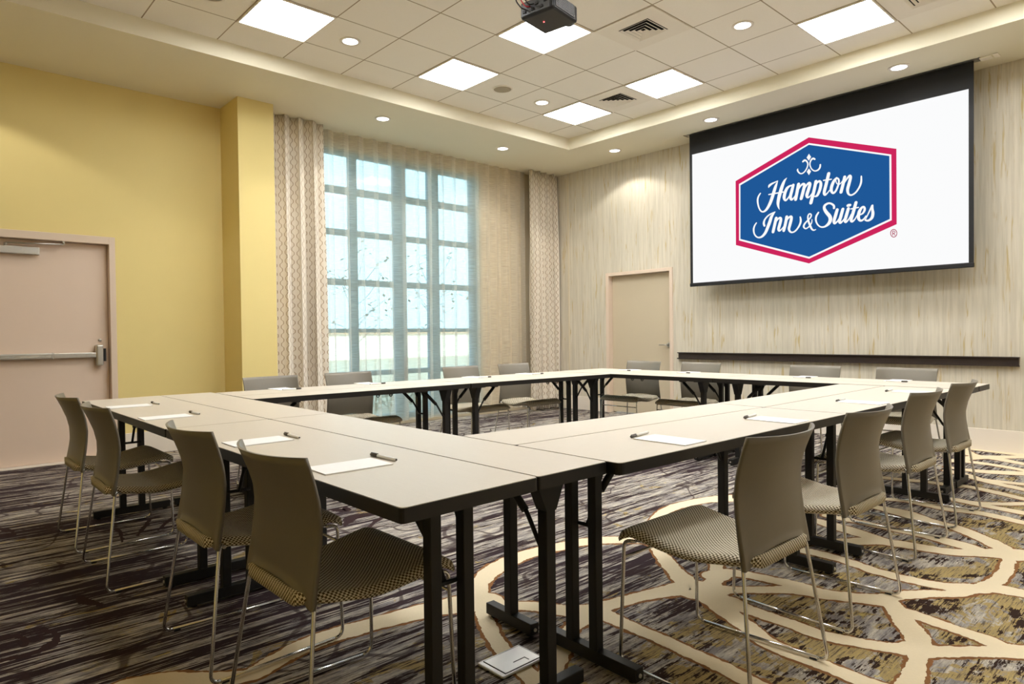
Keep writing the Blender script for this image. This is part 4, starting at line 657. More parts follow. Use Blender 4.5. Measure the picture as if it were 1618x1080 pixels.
M['grille'] = plain('projector_grille', (0.22, 0.22, 0.23), 0.4, 0.3, None, 0.1, 80)
M['led'] = emit('red_led', (1.0, 0.05, 0.05), 12.0)
M['cable_red'] = plain('red_cable', (0.55, 0.05, 0.07), 0.5)
M['port'] = plain('port_panel', (0.05, 0.05, 0.048), 0.4, 0.3)
M['outlet'] = plain('outlet_aluminium', (0.66, 0.65, 0.63), 0.38, 0.5, None, 0.04, 40)
M['dark_line'] = plain('dark_groove', (0.03, 0.03, 0.03), 0.7)
M['ground'] = plain('outside_paving', lin((196, 182, 160)), 0.9, 0, 0.1, 0.12, 2)
M['far_wall'] = plain('far_building_render', lin((246, 238, 226)), 0.9, 0, 0.1, 0.06, 1)
M['far_roof'] = plain('far_building_band', lin((238, 196, 160)), 0.9, 0, 0.1, 0.06, 1)
M['bark'] = plain('bark', lin((92, 80, 70)), 0.9, 0, 0.1, 0.2, 20)
M['leaf'] = plain('leaf', lin((92, 112, 84)), 0.8, 0, 0.2, 0.25, 8)
M['shrub'] = plain('shrub_leaf', lin((70, 92, 62)), 0.8, 0, 0.2, 0.3, 8)

# ------------------------------------------------------------------ room dimensions
XW = -7.20          # yellow / window wall
YS = 7.489          # wall behind the screen
XR, YF = 2.6, -2.6  # walls behind the camera
ZS, ZT = 3.561, 3.71
TX0, TX1, TY0, TY1 = -5.88, 1.2, -1.4, 6.53   # raised tray
T = 0.16

# floor: one carpet with its woven vein pattern
def ribbon(bm, pts, z, mat, grow=0.0, jitter=0.0, seed=0):
    P = spline([(a, b, c) for a, b, c in pts], 16)
    L, R_ = [], []
    n = len(P)
    for i in range(n):
        a, b = P[max(0, i - 1)], P[min(n - 1, i + 1)]
        t = Vector((b.x - a.x, b.y - a.y))
        if t.length < 1e-6:
            t = Vector((1, 0))
        t.normalize()
        nn = Vector((-t.y, t.x))
        w = max(0.004, P[i].z) / 2 + grow
        ja = jitter * (noise.noise(Vector((P[i].x * 19, P[i].y * 19, seed))) + .7 * noise.noise(Vector((P[i].x * 75, P[i].y * 75, seed))))
        jb = jitter * (noise.noise(Vector((P[i].x * 19, P[i].y * 19, seed + 9))) + .7 * noise.noise(Vector((P[i].x * 75, P[i].y * 75, seed + 9))))
        L.append(bm.verts.new((P[i].x + nn.x * (w + ja), P[i].y + nn.y * (w + ja), z)))
        R_.append(bm.verts.new((P[i].x - nn.x * (w + jb), P[i].y - nn.y * (w + jb), z)))
    for i in range(n - 1):
        try:
            f = bm.faces.new((L[i], R_[i], R_[i + 1], L[i + 1]))
            f.normal_update()
            if f.normal.z < 0:
                f.normal_flip()
            f.material_index = mat
        except ValueError:
            pass
    for q in (0, n - 1):      # round ends
        c = P[q]
        r = max(0.004, c.z) / 2 + grow
        vs_ = [bm.verts.new((c.x + r * math.cos(2 * PI * k / 14), c.y + r * math.sin(2 * PI * k / 14), z - .0004)) for k in range(14)]
        bm.faces.new(vs_).material_index = mat

# the pattern repeats beyond the right edge of the picture, mirrored
VEINS += [[(0.15 - x, y + .05, w) for x, y, w in r] for r in VEINS if min(p[0] for p in r) > -2.1]
bm = BM()
bm.faces.layers.int.new('keep')
v = [bm.verts.new(p) for p in ((XW - .2, YF - .2, 0), (XR + .2, YF - .2, 0), (XR + .2, YS + .2, 0), (XW - .2, YS + .2, 0))]
bm.faces.new(v)
for i, r in enumerate(VEINS):
    ribbon(bm, r, 0.0008 + i * 0.00001, 2, 0.013, 0.010, i)
for i, r in enumerate(DARK_VEINS):
    ribbon(bm, r, 0.0006 + i * 0.00001, 3, 0.0, 0.01, 50 + i)
for i, r in enumerate(VEINS):
    ribbon(bm, r, 0.0020 + i * 0.00001, 1, 0.0, 0.008, 20 + i)
floor = struct('floor', bm, [M['carpet'], M['cream'], M['rust'], M['plum']])

# walls
bm = BM()   # screen wall with a doorway
DX0, DX1, DZ = -6.005, -4.990, 1.952
box(bm, (XW - T, YS, 0), (DX0 - .012, YS + T, ZS + .3))
box(bm, (DX1 + .012, YS, 0), (XR + T, YS + T, ZS + .3))
box(bm, (DX0 - .012, YS, DZ + .012), (DX1 + .012, YS + T, ZS + .3))
struct('wall_back', bm, M['wallcover'])

WY0, WY1, WZ0, WZ1 = 3.42, 6.09, 0.06, 3.39    # window opening
LY0, LY1, LZ = 0.36, 1.448, 2.041              # left doorway
bm = BM()
box(bm, (XW - T, YF, 0), (XW, LY0 - .012, ZS + .3))
box(bm, (XW - T, LY1 + .012, 0), (XW, 2.60, ZS + .3))
box(bm, (XW - T, LY0 - .012, LZ + .012), (XW, LY1 + .012, ZS + .3))
box(bm, (XW, 2.508, 0), (-6.71, 2.880, ZS + .01), bevel=0.004)
struct('wall_left', bm, M['yellow'])
bm = BM()
box(bm, (XW - T, 2.60, 0), (XW, WY0, ZS + .3))
box(bm, (XW - T, WY1, 0), (XW, YS, ZS + .3))
box(bm, (XW - T, WY0, WZ1), (XW, WY1, ZS + .3))
box(bm, (XW - T, WY0, 0), (XW, WY1, WZ0))
struct('wall_window_side', bm, M['beige'])
bm = BM()
box(bm, (XR, YF, 0), (XR + T, YS, ZS + .3))
struct('wall_right', bm, M['wallcover'])
bm = BM()
box(bm, (XW - T, YF - T, 0), (XR + T, YF, ZS + .3))
struct('wall_front', bm, M['yellow'])

# ceiling: dropped border and raised tray of tiles
bm = BM()
SY0, SY1 = 7.15, 7.27      # slot the screen drops from
SX0, SX1 = -4.56, -1.52
def slab(x0, y0, x1, y1):
    box(bm, (x0, y0, ZS), (x1, y1, ZT + .12))
slab(XW - T, YF - T, TX0, YS + T)
slab(TX1, YF - T, XR + T, YS + T)
slab(TX0, YF - T, TX1, TY0)
slab(TX0, TY1, TX1, SY0)
slab(TX0, SY1, TX1, YS + T)
slab(TX0, SY0, SX0, SY1)
slab(SX1, SY0, TX1, SY1)
struct('ceiling_soffit', bm, M['soffit'])
bm = BM()
box(bm, (TX0, TY0, ZT), (TX1, TY1, ZT + .05))
struct('ceiling', bm, M['tiles'])
bm = BM()
box(bm, (XW - T, YF - T, ZT + .121), (XR + T, YS + T, ZT + .25))
struct('ceiling_deck', bm, M['beige'])

bm = BM()
box(bm, (-6.785, YS - .008, .203), (-6.762, YS, ZS - .001), bevel=.002, seg=1)
struct('trim_1', bm, M['beige'])

# baseboards
def baseboard(name, segs, h):
    b = BM()
    for lo, hi in segs:
        box(b, lo + (0.0,), hi + (h,), bevel=0.003, seg=1)
    struct(name, b, M['base'])
baseboard('baseboard_back', [((-6.86, YS - .014), (-6.056, YS)), ((-4.938, YS - .014), (XR, YS))], 0.203)
baseboard('baseboard_left', [((XW, YF), (XW + .014, .30)), ((XW, 1.505), (XW + .014, 2.506)), ((XW + .014, 2.494), (-6.696, 2.508)), ((-6.71, 2.508), (-6.696, 2.88))], 0.222)
baseboard('baseboard_right', [((XR - .014, YF), (XR, YS - .014))], 0.203)

# door_1: yellow wall, with exit bar and closer
d1 = bpy.data.objects.new('door_1', None)
COL.objects.link(d1)
d1['kind'] = 'structure'
bm = BM()
FX = XW + 0.012
box(bm, (XW - T, LY1, 0), (FX, 1.500, 2.111), bevel=.002, seg=1)
box(bm, (XW - T, LY0 - .052, 0), (FX, LY0, 2.111), bevel=.002, seg=1)
box(bm, (XW - T, LY0, LZ), (FX, LY1, 2.111), bevel=.002, seg=1)
box(bm, (XW - T, LY1 - .030, 0), (XW - .117, LY1, LZ))
box(bm, (XW - T, LY0, LZ - .03), (XW - .117, LY1, LZ))
obj('door_frame', bm, M['frame_pink'], d1)
bm = BM()
box(bm, (XW - .115, LY0 + .004, 0.012), (XW - .070, LY1 - .003, LZ - .004), bevel=.002, seg=1)
leaf = obj('door_leaf', bm, M['door_pink'], d1)
bm = BM()
box(bm, (XW - .10, LY0, 0.0), (XW + .012, LY1, 0.010))
obj('threshold', bm, M['base'], d1)
XL = XW - .070
bm = BM()
box(bm, (XL + .012, LY0 + .05, .966), (XL + .060, .985, 1.016), bevel=.006)
box(bm, (XL + .014, .995, .968), (XL + .056, 1.335, 1.013), bevel=.004)
box(bm, (XL, .985, .962), (XL + .058, .996, 1.018))
box(bm, (XL, LY0 + .06, .975), (XL + .014, 1.33, 1.006))
bar = obj('exit_bar', bm, M['steel'], d1)
bm = BM()
box(bm, (XL + .060, LY0 + .07, .980), (XL + .0625, .975, 1.002), bevel=.001, seg=1)
obj('push_plate', bm, M['chrome'], bar)
bm = BM()
box(bm, (XL, 1.328, .888), (XL + .070, 1.388, 1.088), bevel=.014, seg=3)
box(bm, (XL + .02, 1.388, .93), (XL + .05, 1.412, 1.05), mat=1)
lb = obj('latch_case', bm, [M['steel'], M['black_metal']], d1)
bm = BM()
lathe(bm, [(0, 0), (.014, 0), (.014, .008), (.009, .010), (0, .010)], n=20)
ko = obj('lock_cylinder', bm, M['steel'], d1)
ko.rotation_euler = (0, PI / 2, 0)
ko.location = (XL, 1.372, 1.130)
bm = BM()
box(bm, (XL, .55, 1.905), (XL + .055, .905, 1.972), bevel=.006)
cl = obj('door_closer', bm, M['steel'], d1)
bm = BM()
tube(bm, [(XL + .03, .66, 1.972), (XL + .03, .66, 2.000)], .012, 10)
tube(bm, [(XL + .03, .66, 2.000), (XL + .075, 1.085, 2.012)], .008, 8)
tube(bm, [(XL + .075, 1.085, 2.012), (XL + .075, 1.085, 2.041)], .011, 10)
obj('closer_arm', bm, M['steel'], cl)

# door_2: wall behind the screen
d2 = bpy.data.objects.new('door_2', None)
COL.objects.link(d2)
d2['kind'] = 'structure'
bm = BM()
FY = YS - .012
box(bm, (-6.056, FY, 0), (DX0, YS + T, 1.998), bevel=.002, seg=1)
box(bm, (DX1, FY, 0), (-4.940, YS + T, 1.998), bevel=.002, seg=1)
box(bm, (DX0, FY, DZ), (DX1, YS + T, 1.998), bevel=.002, seg=1)
box(bm, (DX0, YS + .118, 0), (DX0 + .03, YS + T, DZ))
box(bm, (DX1 - .03, YS + .118, 0), (DX1, YS + T, DZ))
obj('door_frame', bm, M['frame_pink'], d2)
bm = BM()
box(bm, (DX0 + .003, YS + .072, .012), (DX1 - .003, YS + .115, DZ - .003), bevel=.002, seg=1)
obj('door_leaf', bm, M['door_tan'], d2)
bm = BM()
tube(bm, [(-5.055, YS + .072, .975), (-5.055, YS + .060, .975)], .030, 20)
tube(bm, [(-5.055, YS + .062, .975), (-5.055, YS + .008, .975)], .010, 10)
tube(bm, arc_corner((-5.055, YS + .06, .975), (-5.055, YS + .012, .975), (-5.18, YS + .018, .972), .02) + [(-5.175, YS + .018, .972)], .009, 10)
box(bm, (-5.0, YS + .06, .94), (DX1 - .001, YS + .074, 1.01))
obj('door_handle', bm, M['steel'], d2)

# window_1: storefront glazing behind the sheer
w1 = bpy.data.objects.new('window_1', None)
COL.objects.link(w1)
w1['kind'] = 'structure'
XG = -7.33
bm = BM()
def bar_y(z0, z1):
    box(bm, (XG - .045, WY0, z0), (XG + .055, WY1, z1), bevel=.003, seg=1)
def bar_z(y0, y1):
    box(bm, (XG - .05, y0, WZ0), (XG + .06, y1, WZ1), bevel=.003, seg=1)
for z0, z1 in ((2.885, 2.960), (2.375, 2.442), (1.765, 1.838), (1.180, 1.232), (.640, .700), (WZ0, WZ0 + .07), (WZ1 - .04, WZ1)):
    bar_y(z0, z1)
for y0, y1 in ((WY0, 3.50), (4.085, 4.165), (4.73, 4.88), (5.275, 5.415), (6.01, WY1)):
    bar_z(y0, y1)
obj('window_frame', bm, M['mullion'], w1)
bm = BM()
box(bm, (XG - .004, WY0, WZ0), (XG + .004, WY1, WZ1))
obj('pane', bm, M['glass'], w1)
bm = BM()
box(bm, (XG + .06, 4.83, .55), (XG + .085, 4.86, .86), bevel=.004)
obj('pull_handle', bm, M['rail'], w1)

# ------------------------------------------------------------------ curtains
def cloth(name, mat, y0, y1, x, folds, amp, ztop, zbot, seed, pinch=0.0, flare=0.0, ny=None, nz=26, gather=1.0):
    b = BM()
    uvl = b.loops.layers.uv.new('UVMap')
    rnd = random.Random(seed)
    ny = ny or folds * 12
    ph = [rnd.uniform(0.7, 1.3) for _ in range(folds + 2)]
    ys, ph_acc = [], 0.0
    rows = []
    lens = None
    for j in range(nz + 1):
        t = j / nz
        z = ztop + (zbot - ztop) * t
        row = []
        L = [0.0]
        for i in range(ny + 1):
            s = i / ny
            k = s * folds
            f0 = int(k)
            a = ph[f0] * (1 - (k - f0)) + ph[f0 + 1] * (k - f0)
            wob = noise.noise(Vector((s * 3.1 + seed, t * 1.2, seed * .37)))
            wob2 = noise.noise(Vector((s * folds * .9 + seed, t * 2.2, 5.1)))
            am = amp * a * (0.62 + 0.38 * min(1, t * 2.5)) * (1 + 0.25 * wob2)
            xx = x + am * math.sin(2 * PI * k + 0.8 * wob) + 0.012 * wob
            yc = 0.5 * (y0 + y1)
            w = (y1 - y0) * (1 - pinch * math.sin(PI * min(1, t * 1.0)) + flare * t)
            yy = yc + (s - 0.5) * w + 0.35 * am * math.sin(4 * PI * k + 1.1)
            row.append((xx, yy, z))
            if i:
                L.append(L[-1] + math.hypot(xx - row[-2][0], yy - row[-2][1]))
        if lens is None or j == nz // 2:
            lens = L
        rows.append([b.verts.new(p) for p in row])
    for j in range(nz):
        for i in range(ny):
            f = b.faces.new((rows[j][i], rows[j][i + 1], rows[j + 1][i + 1], rows[j + 1][i]))
            f.smooth = True
            for lp, (ii, jj) in zip(f.loops, ((i, j), (i + 1, j), (i + 1, j + 1), (i, j + 1))):
                lp[uvl].uv = (lens[ii], ztop + (zbot - ztop) * jj / nz)
    return obj(name, b, mat, None, True)

def drape(y0, y1, folds, seed, label):
    o = cloth('patterned_drape', M['drape'], y0, y1, -6.965, folds, 0.080, ZS - .004, 0.014, seed, 0.0, 0.03)
    sm = o.modifiers.new('thick', 'SOLIDIFY')
    sm.thickness = 0.003
    return tag(o, label, 'curtain')
drape(2.90, 3.555, 4, 3, 'cream patterned drape hanging beside the yellow pillar')
drape(6.845, 7.440, 4, 8, 'cream patterned drape hanging in the corner beside the grey wall')
o = cloth('sheer_curtain', M['sheer'], 3.45, 6.90, -7.125, 17, 0.034, ZS - .004, 0.05, 5, 0.0, 0.0, 330)
tag(o, 'long translucent sheer curtain hanging over the tall window', 'curtain')

# ------------------------------------------------------------------ ceiling lights and fittings
GX, GY, PX, PY = -5.44, 6.155, 0.594, 0.5885
def tile_c(i, j):
    return (GX + (i + .5) * PX, GY - (j + .5) * PY)

def light_panel(i, j, label):
    x, y = tile_c(i, j)
    t = thing('ceiling_light', label, 'ceiling light', (x, y, ZT), 0, 'square ceiling light panels')
    hx, hy = PX / 2 - .004, PY / 2 - .004
    b = BM()
    for lo, hi in (((-hx, -hy), (hx, -hy + .014)), ((-hx, hy - .014), (hx, hy)), ((-hx, -hy + .014), (-hx + .014, hy - .014)), ((hx - .014, -hy + .014), (hx, hy - .014))):
        box(b, lo + (-.012,), hi + (0.0,))
    obj('frame', b, M['white_metal'], t)
    b = BM()
    box(b, (-hx + .014, -hy + .014, -.006), (hx - .014, hy - .014, -.001))
    obj('diffuser', b, M['panel'], t)
    return t
for i, j, lab in ((0, 0, 'square light panel nearest the corner, beside an air vent'),
                  (2, 0, 'square light panel right of the vent, above the left end of the screen'),
                  (5, 0, 'square light panel above the middle of the projection screen'),
                  (0, 3, 'square light panel beside the round ceiling speaker, above the window'),
                  (2, 3, 'square light panel partly hidden behind the black projector'),
                  (0, 6, 'square light panel above the yellow pillar, nearest the yellow wall'),
                  (7, 0, 'square light panel out of view above the right end of the wall'),
                  (5, 3, 'square light panel out of view beyond the projector'),
                  (7, 3, 'square light panel out of view over the right tables'),
                  (2, 6, 'square light panel out of view over the near left tables'),
                  (5, 6, 'square light panel out of view over the open middle'),
                  (7, 6, 'square light panel out of view over the near right tables'),
                  (10, 3, 'unseen square light panel added to brighten the right chairs'),  # this and the next panel are added to brighten chair backs and carpet
                  (10, 0, 'unseen square light panel added at the far right end of the ceiling'),):
    light_panel(i, j, lab)

dl0 = None
def downlight(x, y, z, label):
    global dl0
    g = 'round recessed downlights'
    if dl0 is None:
        t = thing('recessed_downlight', label, 'downlight', (x, y, z), 0, g)
        b = BM()
        lathe(b, [(.066, -.001), (.066, -.006), (.088, -.006), (.090, -.003), (.090, 0.0), (.066, 0.0)], n=36)
        obj('trim_ring', b, M['white_metal'], t)
        b = BM()
        lathe(b, [(0, -.004), (.066, -.004), (.066, -.0005), (0, -.0005)], n=32)
        obj('lens', b, M['down'], t)
        ld = bpy.data.lights.new('downlight_lamp', 'SPOT')
        ld.energy = DOWNLIGHT_WATTS
        ld.color = (1.0, 0.97, 0.90)
        ld.spot_size = math.radians(124)
        ld.spot_blend = 0.22
        ld.shadow_soft_size = 0.05
        lo_ = bpy.data.objects.new('lamp', ld)
        COL.objects.link(lo_)
        lo_.parent = t
        lo_.location = (0, 0, -.012)
        dl0 = t
        return t
    return dup(dl0, (x, y, z), 0, label, g)
for x, y, z, lab in ((-6.37, 3.99, ZS, 'round downlight in the dropped border above the left half of the window'),
                     (-6.37, .35, ZS, 'round downlight out of view in the dropped border above the exit door'),
                     (-6.39, 5.81, ZS, 'round downlight in the dropped border above the right half of the sheer curtain'),
                     (-5.51, 7.02, ZS, 'round downlight in the dropped border above the tan door'),
                     (-4.005, 6.86, ZS, 'round downlight in the border in front of the screen, left one'),
                     (-2.075, 6.845, ZS, 'round downlight in the border in front of the screen, right one'),
                     (-5.17, 2.92, ZT, 'round downlight in a tile next to the panel above the pillar'),
                     (-2.77, 5.26, ZT, 'round downlight in a tile left of the panel above the screen'),
                     (-5.16, 5.29, ZT, 'round downlight in a tile between the ceiling speaker and the corner panel')):
    downlight(x, y, z, lab)

for i, j, lab in ((0, 2, 'round grey ceiling speaker beside a light panel, above the window'), (0, 7, 'round grey ceiling speaker cut by the top edge of the picture')):
    x, y = tile_c(i, j)
    t = thing('ceiling_speaker', lab, 'speaker', (x, y, ZT), 0, 'round ceiling speakers')
    b = BM()
    lathe(b, [(.092, 0), (.092, -.008), (.106, -.008), (.109, -.004), (.109, 0), (.092, 0)], n=36)
    obj('rim', b, M['vent_white'], t)
    b = BM()
    lathe(b, [(0, -.009), (.06, -.0085), (.091, -.006), (.092, 0), (0, 0)], n=36)
    obj('grille', b, M['speaker'], t)

def vent(i, j, label):
    x, y = tile_c(i, j)
    t = thing('air_vent', label, 'air vent', (x, y, ZT), 0, 'square ceiling air vents')
    hx, hy = PX / 2 - .006, PY / 2 - .006
    s = .150
    b = BM()
    for lo, hi in (((-hx, -hy), (hx, -s)), ((-hx, s), (hx, hy)), ((-hx, -s), (-s, s)), ((s, -s), (hx, s))):
        box(b, lo + (-.008,), hi + (-.001,))
    obj('face_plate', b, M['vent_white'], t)
    b = BM()
    box(b, (-s, -s, -.0035), (s, s, -.001))
    obj('throat', b, M['vent_dark'], t)
    for q in range(4):       # concentric sloped louvres
        r0 = s - .004 - q * .036
        r1 = r0 - .020
        b = BM()
        for k in range(4):
            c, sn = math.cos(k * PI / 2), math.sin(k * PI / 2)
            def P(u, v_, z):
                return b.verts.new((u * c - v_ * sn, u * sn + v_ * c, z))
            zt, zb = -.0045, -.014
            a = [P(r1, -r1, zt), P(r1, r1, zt), P(r0, r0, zb), P(r0, -r0, zb)]
            a2 = [P(r1, -r1, zt + .0012), P(r1, r1, zt + .0012), P(r0, r0, zb + .0012), P(r0, -r0, zb + .0012)]
            b.faces.new(a)
            b.faces.new(a2[::-1])
            for e in range(4):
                b.faces.new((a[e], a2[e], a2[(e + 1) % 4], a[(e + 1) % 4]))
        obj('louvre', b, M['vent_white'], t)
    return t
vent(3, 2, 'square air vent with a raised plate, right of the projector')
vent(1, 0, 'square air vent between the two light panels nearest the corner')
vent(6, 0, 'square air vent cut by the top edge, right of the panel above the screen')

# ------------------------------------------------------------------ projector on its ceiling mount
pj = thing('projector', 'black projector with red light hanging from the ceiling', 'projector', (-3.175, 3.335, 3.295), math.radians(9))
W_, D_, H_ = .140, .148, .115
b = BM()
box(b, (-W_, -D_, 0), (W_, D_, H_), bevel=.018, seg=4)
obj('body', b, M['black_plastic'], pj)
b = BM()
box(b, (W_ - .002, -D_ + .02, .018), (W_ + .003, D_ - .05, H_ - .012))
gr = obj('side_grille', b, M['black_metal'], pj)
b = BM()
for q in range(13):
    yq = -D_ + .026 + q * (2 * D_ - .082) / 12
    box(b, (W_ + .003, yq - .0014, .020), (W_ + .0055, yq + .0014, H_ - .014))
for q in range(8):
    zq = .022 + q * (H_ - .040) / 7
    box(b, (W_ + .0035, -D_ + .022, zq - .0014), (W_ + .005, D_ - .052, zq + .0014))
obj('grille_mesh', b, M['grille'], gr)
b = BM()
box(b, (-W_ + .02, -D_ - .003, .015), (W_ - .03, -D_ + .002, H_ - .015))
pp = obj('port_panel', b, M['port'], pj)
b = BM()
for q in range(6):
    box(b, (-W_ + .03 + q * .035, -D_ - .010, .03 + .03 * (q % 2)), (-W_ + .052 + q * .035, -D_ - .003, .046 + .03 * (q % 2)), mat=0)
obj('socket', b, M['black_metal'], pp)
b = BM()
lathe(b, [(0, 0), (.045, 0), (.047, .02), (.040, .045), (.034, .046), (.030, .03), (0, .028)], n=28)
ln = obj('lens', b, M['black_plastic'], pj)
ln.rotation_euler = (-PI / 2, 0, 0)
ln.location = (.055, D_ - .004, .055)
b = BM()
lathe(b, [(0, -.004), (.0035, -.003), (.005, 0), (0, 0)], n=14)
obj('indicator_light', b, M['led'], pj, loc=(-.030, -.020, 0.0))
b = BM()
box(b, (-.07, -.06, H_), (.07, .06, H_ + .008))
cyl(b, (0, 0), .020, H_ + .008, ZT - 3.295 - .010, 20)
cyl(b, (0, 0), .060, ZT - 3.295 - .012, ZT - 3.295, 28)
obj('ceiling_mount', b, M['black_metal'], pj)
for q, (px_, mm) in enumerate(((-.085, 'black_metal'), (-.050, 'cable_red'), (-.02, 'black_metal'))):
    b = BM()
    tube(b, spline([(px_, -D_ - .006, .05 + .01 * q), (px_ - .01, -D_ - .055, .055), (px_ - .035, -D_ - .060, .13), (px_ * .4, -.08, .24), (.012 * q, -.024, .33)], 6), .0045, 8)
    obj('cable', b, M[mm], pj)

# ------------------------------------------------------------------ projection screen with its picture
YP = 7.21
ps = thing('projection_screen', 'large pulled-down projection screen showing a blue hexagon hotel sign', 'projection screen', (0, 0, 0))
b = BM()
box(b, (-4.502, YP, 1.712), (-1.580, YP + .004, 3.60))
obj('border', b, M['screen_black'], ps)
b = BM()
box(b, (-4.466, YP - .0015, 1.7446), (-1.619, YP, 3.320))
obj('projected_picture', b, M['screen_white'], ps)
def flat(poly, y, name, m):
    bb = BM()
    n = len(poly)
    a = [bb.verts.new((p[0], y, p[1])) for p in poly]
    c = [bb.verts.new((p[0], y + .0006, p[1])) for p in poly]
    bb.faces.new(a)
    bb.faces.new(c[::-1])
    for i in range(n):
        bb.faces.new((a[i], c[i], c[(i + 1) % n], a[(i + 1) % n]))
    return obj(name, bb, m, ps)
flat(HEX_RED, YP - .0030, 'red_hexagon', M['logo_red'])
flat(HEX_WHITE, YP - .0042, 'white_hexagon', M['logo_white'])
flat(HEX_BLUE, YP - .0054, 'blue_hexagon', M['logo_blue'])
def strokes(rs, y, name, m, extra=()):
    bb = BM()
    bb.faces.layers.int.new('keep')
    for k, r in enumerate(rs):
        yk = y - k * .00003
        prev = None
        for a, b_, c, d in r:
            cur = (bb.verts.new((a, yk, b_)), bb.verts.new((c, yk, d)))
            if prev:
                f = bb.faces.new((prev[0], prev[1], cur[1], cur[0]))
                f.normal_update()
                if f.normal.y > 0:
                    f.normal_flip()
            prev = cur
        for e in (0, -1):
            a, b_, c, d = r[e]
            ra = math.hypot(a - c, b_ - d) / 2
            if ra > .004:
                bb.faces.new([bb.verts.new(((a + c) / 2 + ra * .98 * math.cos(2 * PI * q / 12), yk - .00001, (b_ + d) / 2 + ra * .98 * math.sin(2 * PI * q / 12))) for q in range(12)])
    for poly in extra:
        bb.faces.new([bb.verts.new((p[0], y, p[1])) for p in poly])
    return obj(name, bb, m, ps)
strokes(SCRIPT_STROKES, YP - .0066, 'script_lettering', M['logo_white'], (DIAMOND_A, DIAMOND_B))
strokes(REGISTERED_STROKES, YP - .0030, 'registered_mark', M['logo_mark'])
b = BM()
box(b, (-4.505, YP - .012, 1.700), (-1.577, YP + .016, 1.742), bevel=.006)
wb = obj('weight_bar', b, M['screen_black'], ps)
b = BM()
box(b, (-3.11, YP - .0135, 1.712), (-3.00, YP - .012, 1.726))
obj('nameplate', b, M['port'], wb)
b = BM()
box(b, (SX0 + .02, SY0 + .004, ZS + .002), (SX1 - .02, SY1 - .004, ZS + .148))
obj('housing', b, M['steel'], ps)
b = BM()
box(b, (-1.53, YP - .05, ZS - .014), (-1.44, YP + .03, ZS - .0005), bevel=.003, seg=1)
box(b, (-1.43, YP - .065, ZS - .008), (-1.39, YP + .045, ZS - .0005), bevel=.002, seg=1)
obj('end_bracket', b, M['vent_white'], ps)

# ------------------------------------------------------------------ display rail on the back wall
dr = thing('display_rail', 'long dark rail fixed to the grey wall below the screen', 'rail', (0, YS, 0))
b = BM()
box(b, (-4.848, -.022, .802), (-1.297, 0, .868))
obj('rail_board', b, M['rail'], dr)
b = BM()
box(b, (-4.855, -.045, .868), (-1.291, 0, .880), bevel=.002, seg=1)
obj('top_ledge', b, M['rail'], dr)
b = BM()
box(b, (-4.855, -.050, .793), (-1.291, 0, .801), bevel=.002, seg=1)
box(b, (-4.855, -.050, .801), (-1.291, -.045, .808))
obj('bottom_ledge', b, M['rail'], dr)

# ------------------------------------------------------------------ floor box
fb = thing('floor_box', 'silver floor outlet box under the near corner of the tables', 'floor outlet', (-1.672, 1.532, 0.003))
b = BM()
box(b, (-.066, -.098, 0), (.066, .098, .010), bevel=.004)
obj('cover_frame', b, M['outlet'], fb)
b = BM()
box(b, (-.054, -.078, .010), (.056, .088, .0125), bevel=.001, seg=1)
lid = obj('lid', b, M['outlet'], fb)
b = BM()
for lo, hi in (((-.056, -.080), (.058, -.078)), ((-.056, .088), (.058, .090)), ((-.056, -.078), (-.054, .088)), ((.056, -.078), (.058, .088))):
    box(b, lo + (.010,), hi + (.0118,))
obj('seam', b, M['dark_line'], fb)
b = BM()
box(b, (.020, -.010, .0125), (.024, .045, .0132))
box(b, (.024, .041, .0125), (.044, .045, .0132))
obj('finger_slot', b, M['dark_line'], lid)

# ------------------------------------------------------------------ tables
ZTOP = 0.740
TH = 0.038
def rounded_quad(c4, r, inset=0.0):
    pts = []
    cen = sum((Vector(p) for p in c4), Vector((0, 0))) / 4
    C = []
    for i in range(4):
        p = Vector(c4[i])
        a = (Vector(c4[i - 1]) - p).normalized()
        q = (Vector(c4[(i + 1) % 4]) - p).normalized()
        C.append(p + (a + q) * inset)
    for i in range(4):
        for p in arc_corner((*C[i - 1], 0), (*C[i], 0), (*C[(i + 1) % 4], 0), max(.001, r), 4):
            pts.append((p.x, p.y))
    return pts

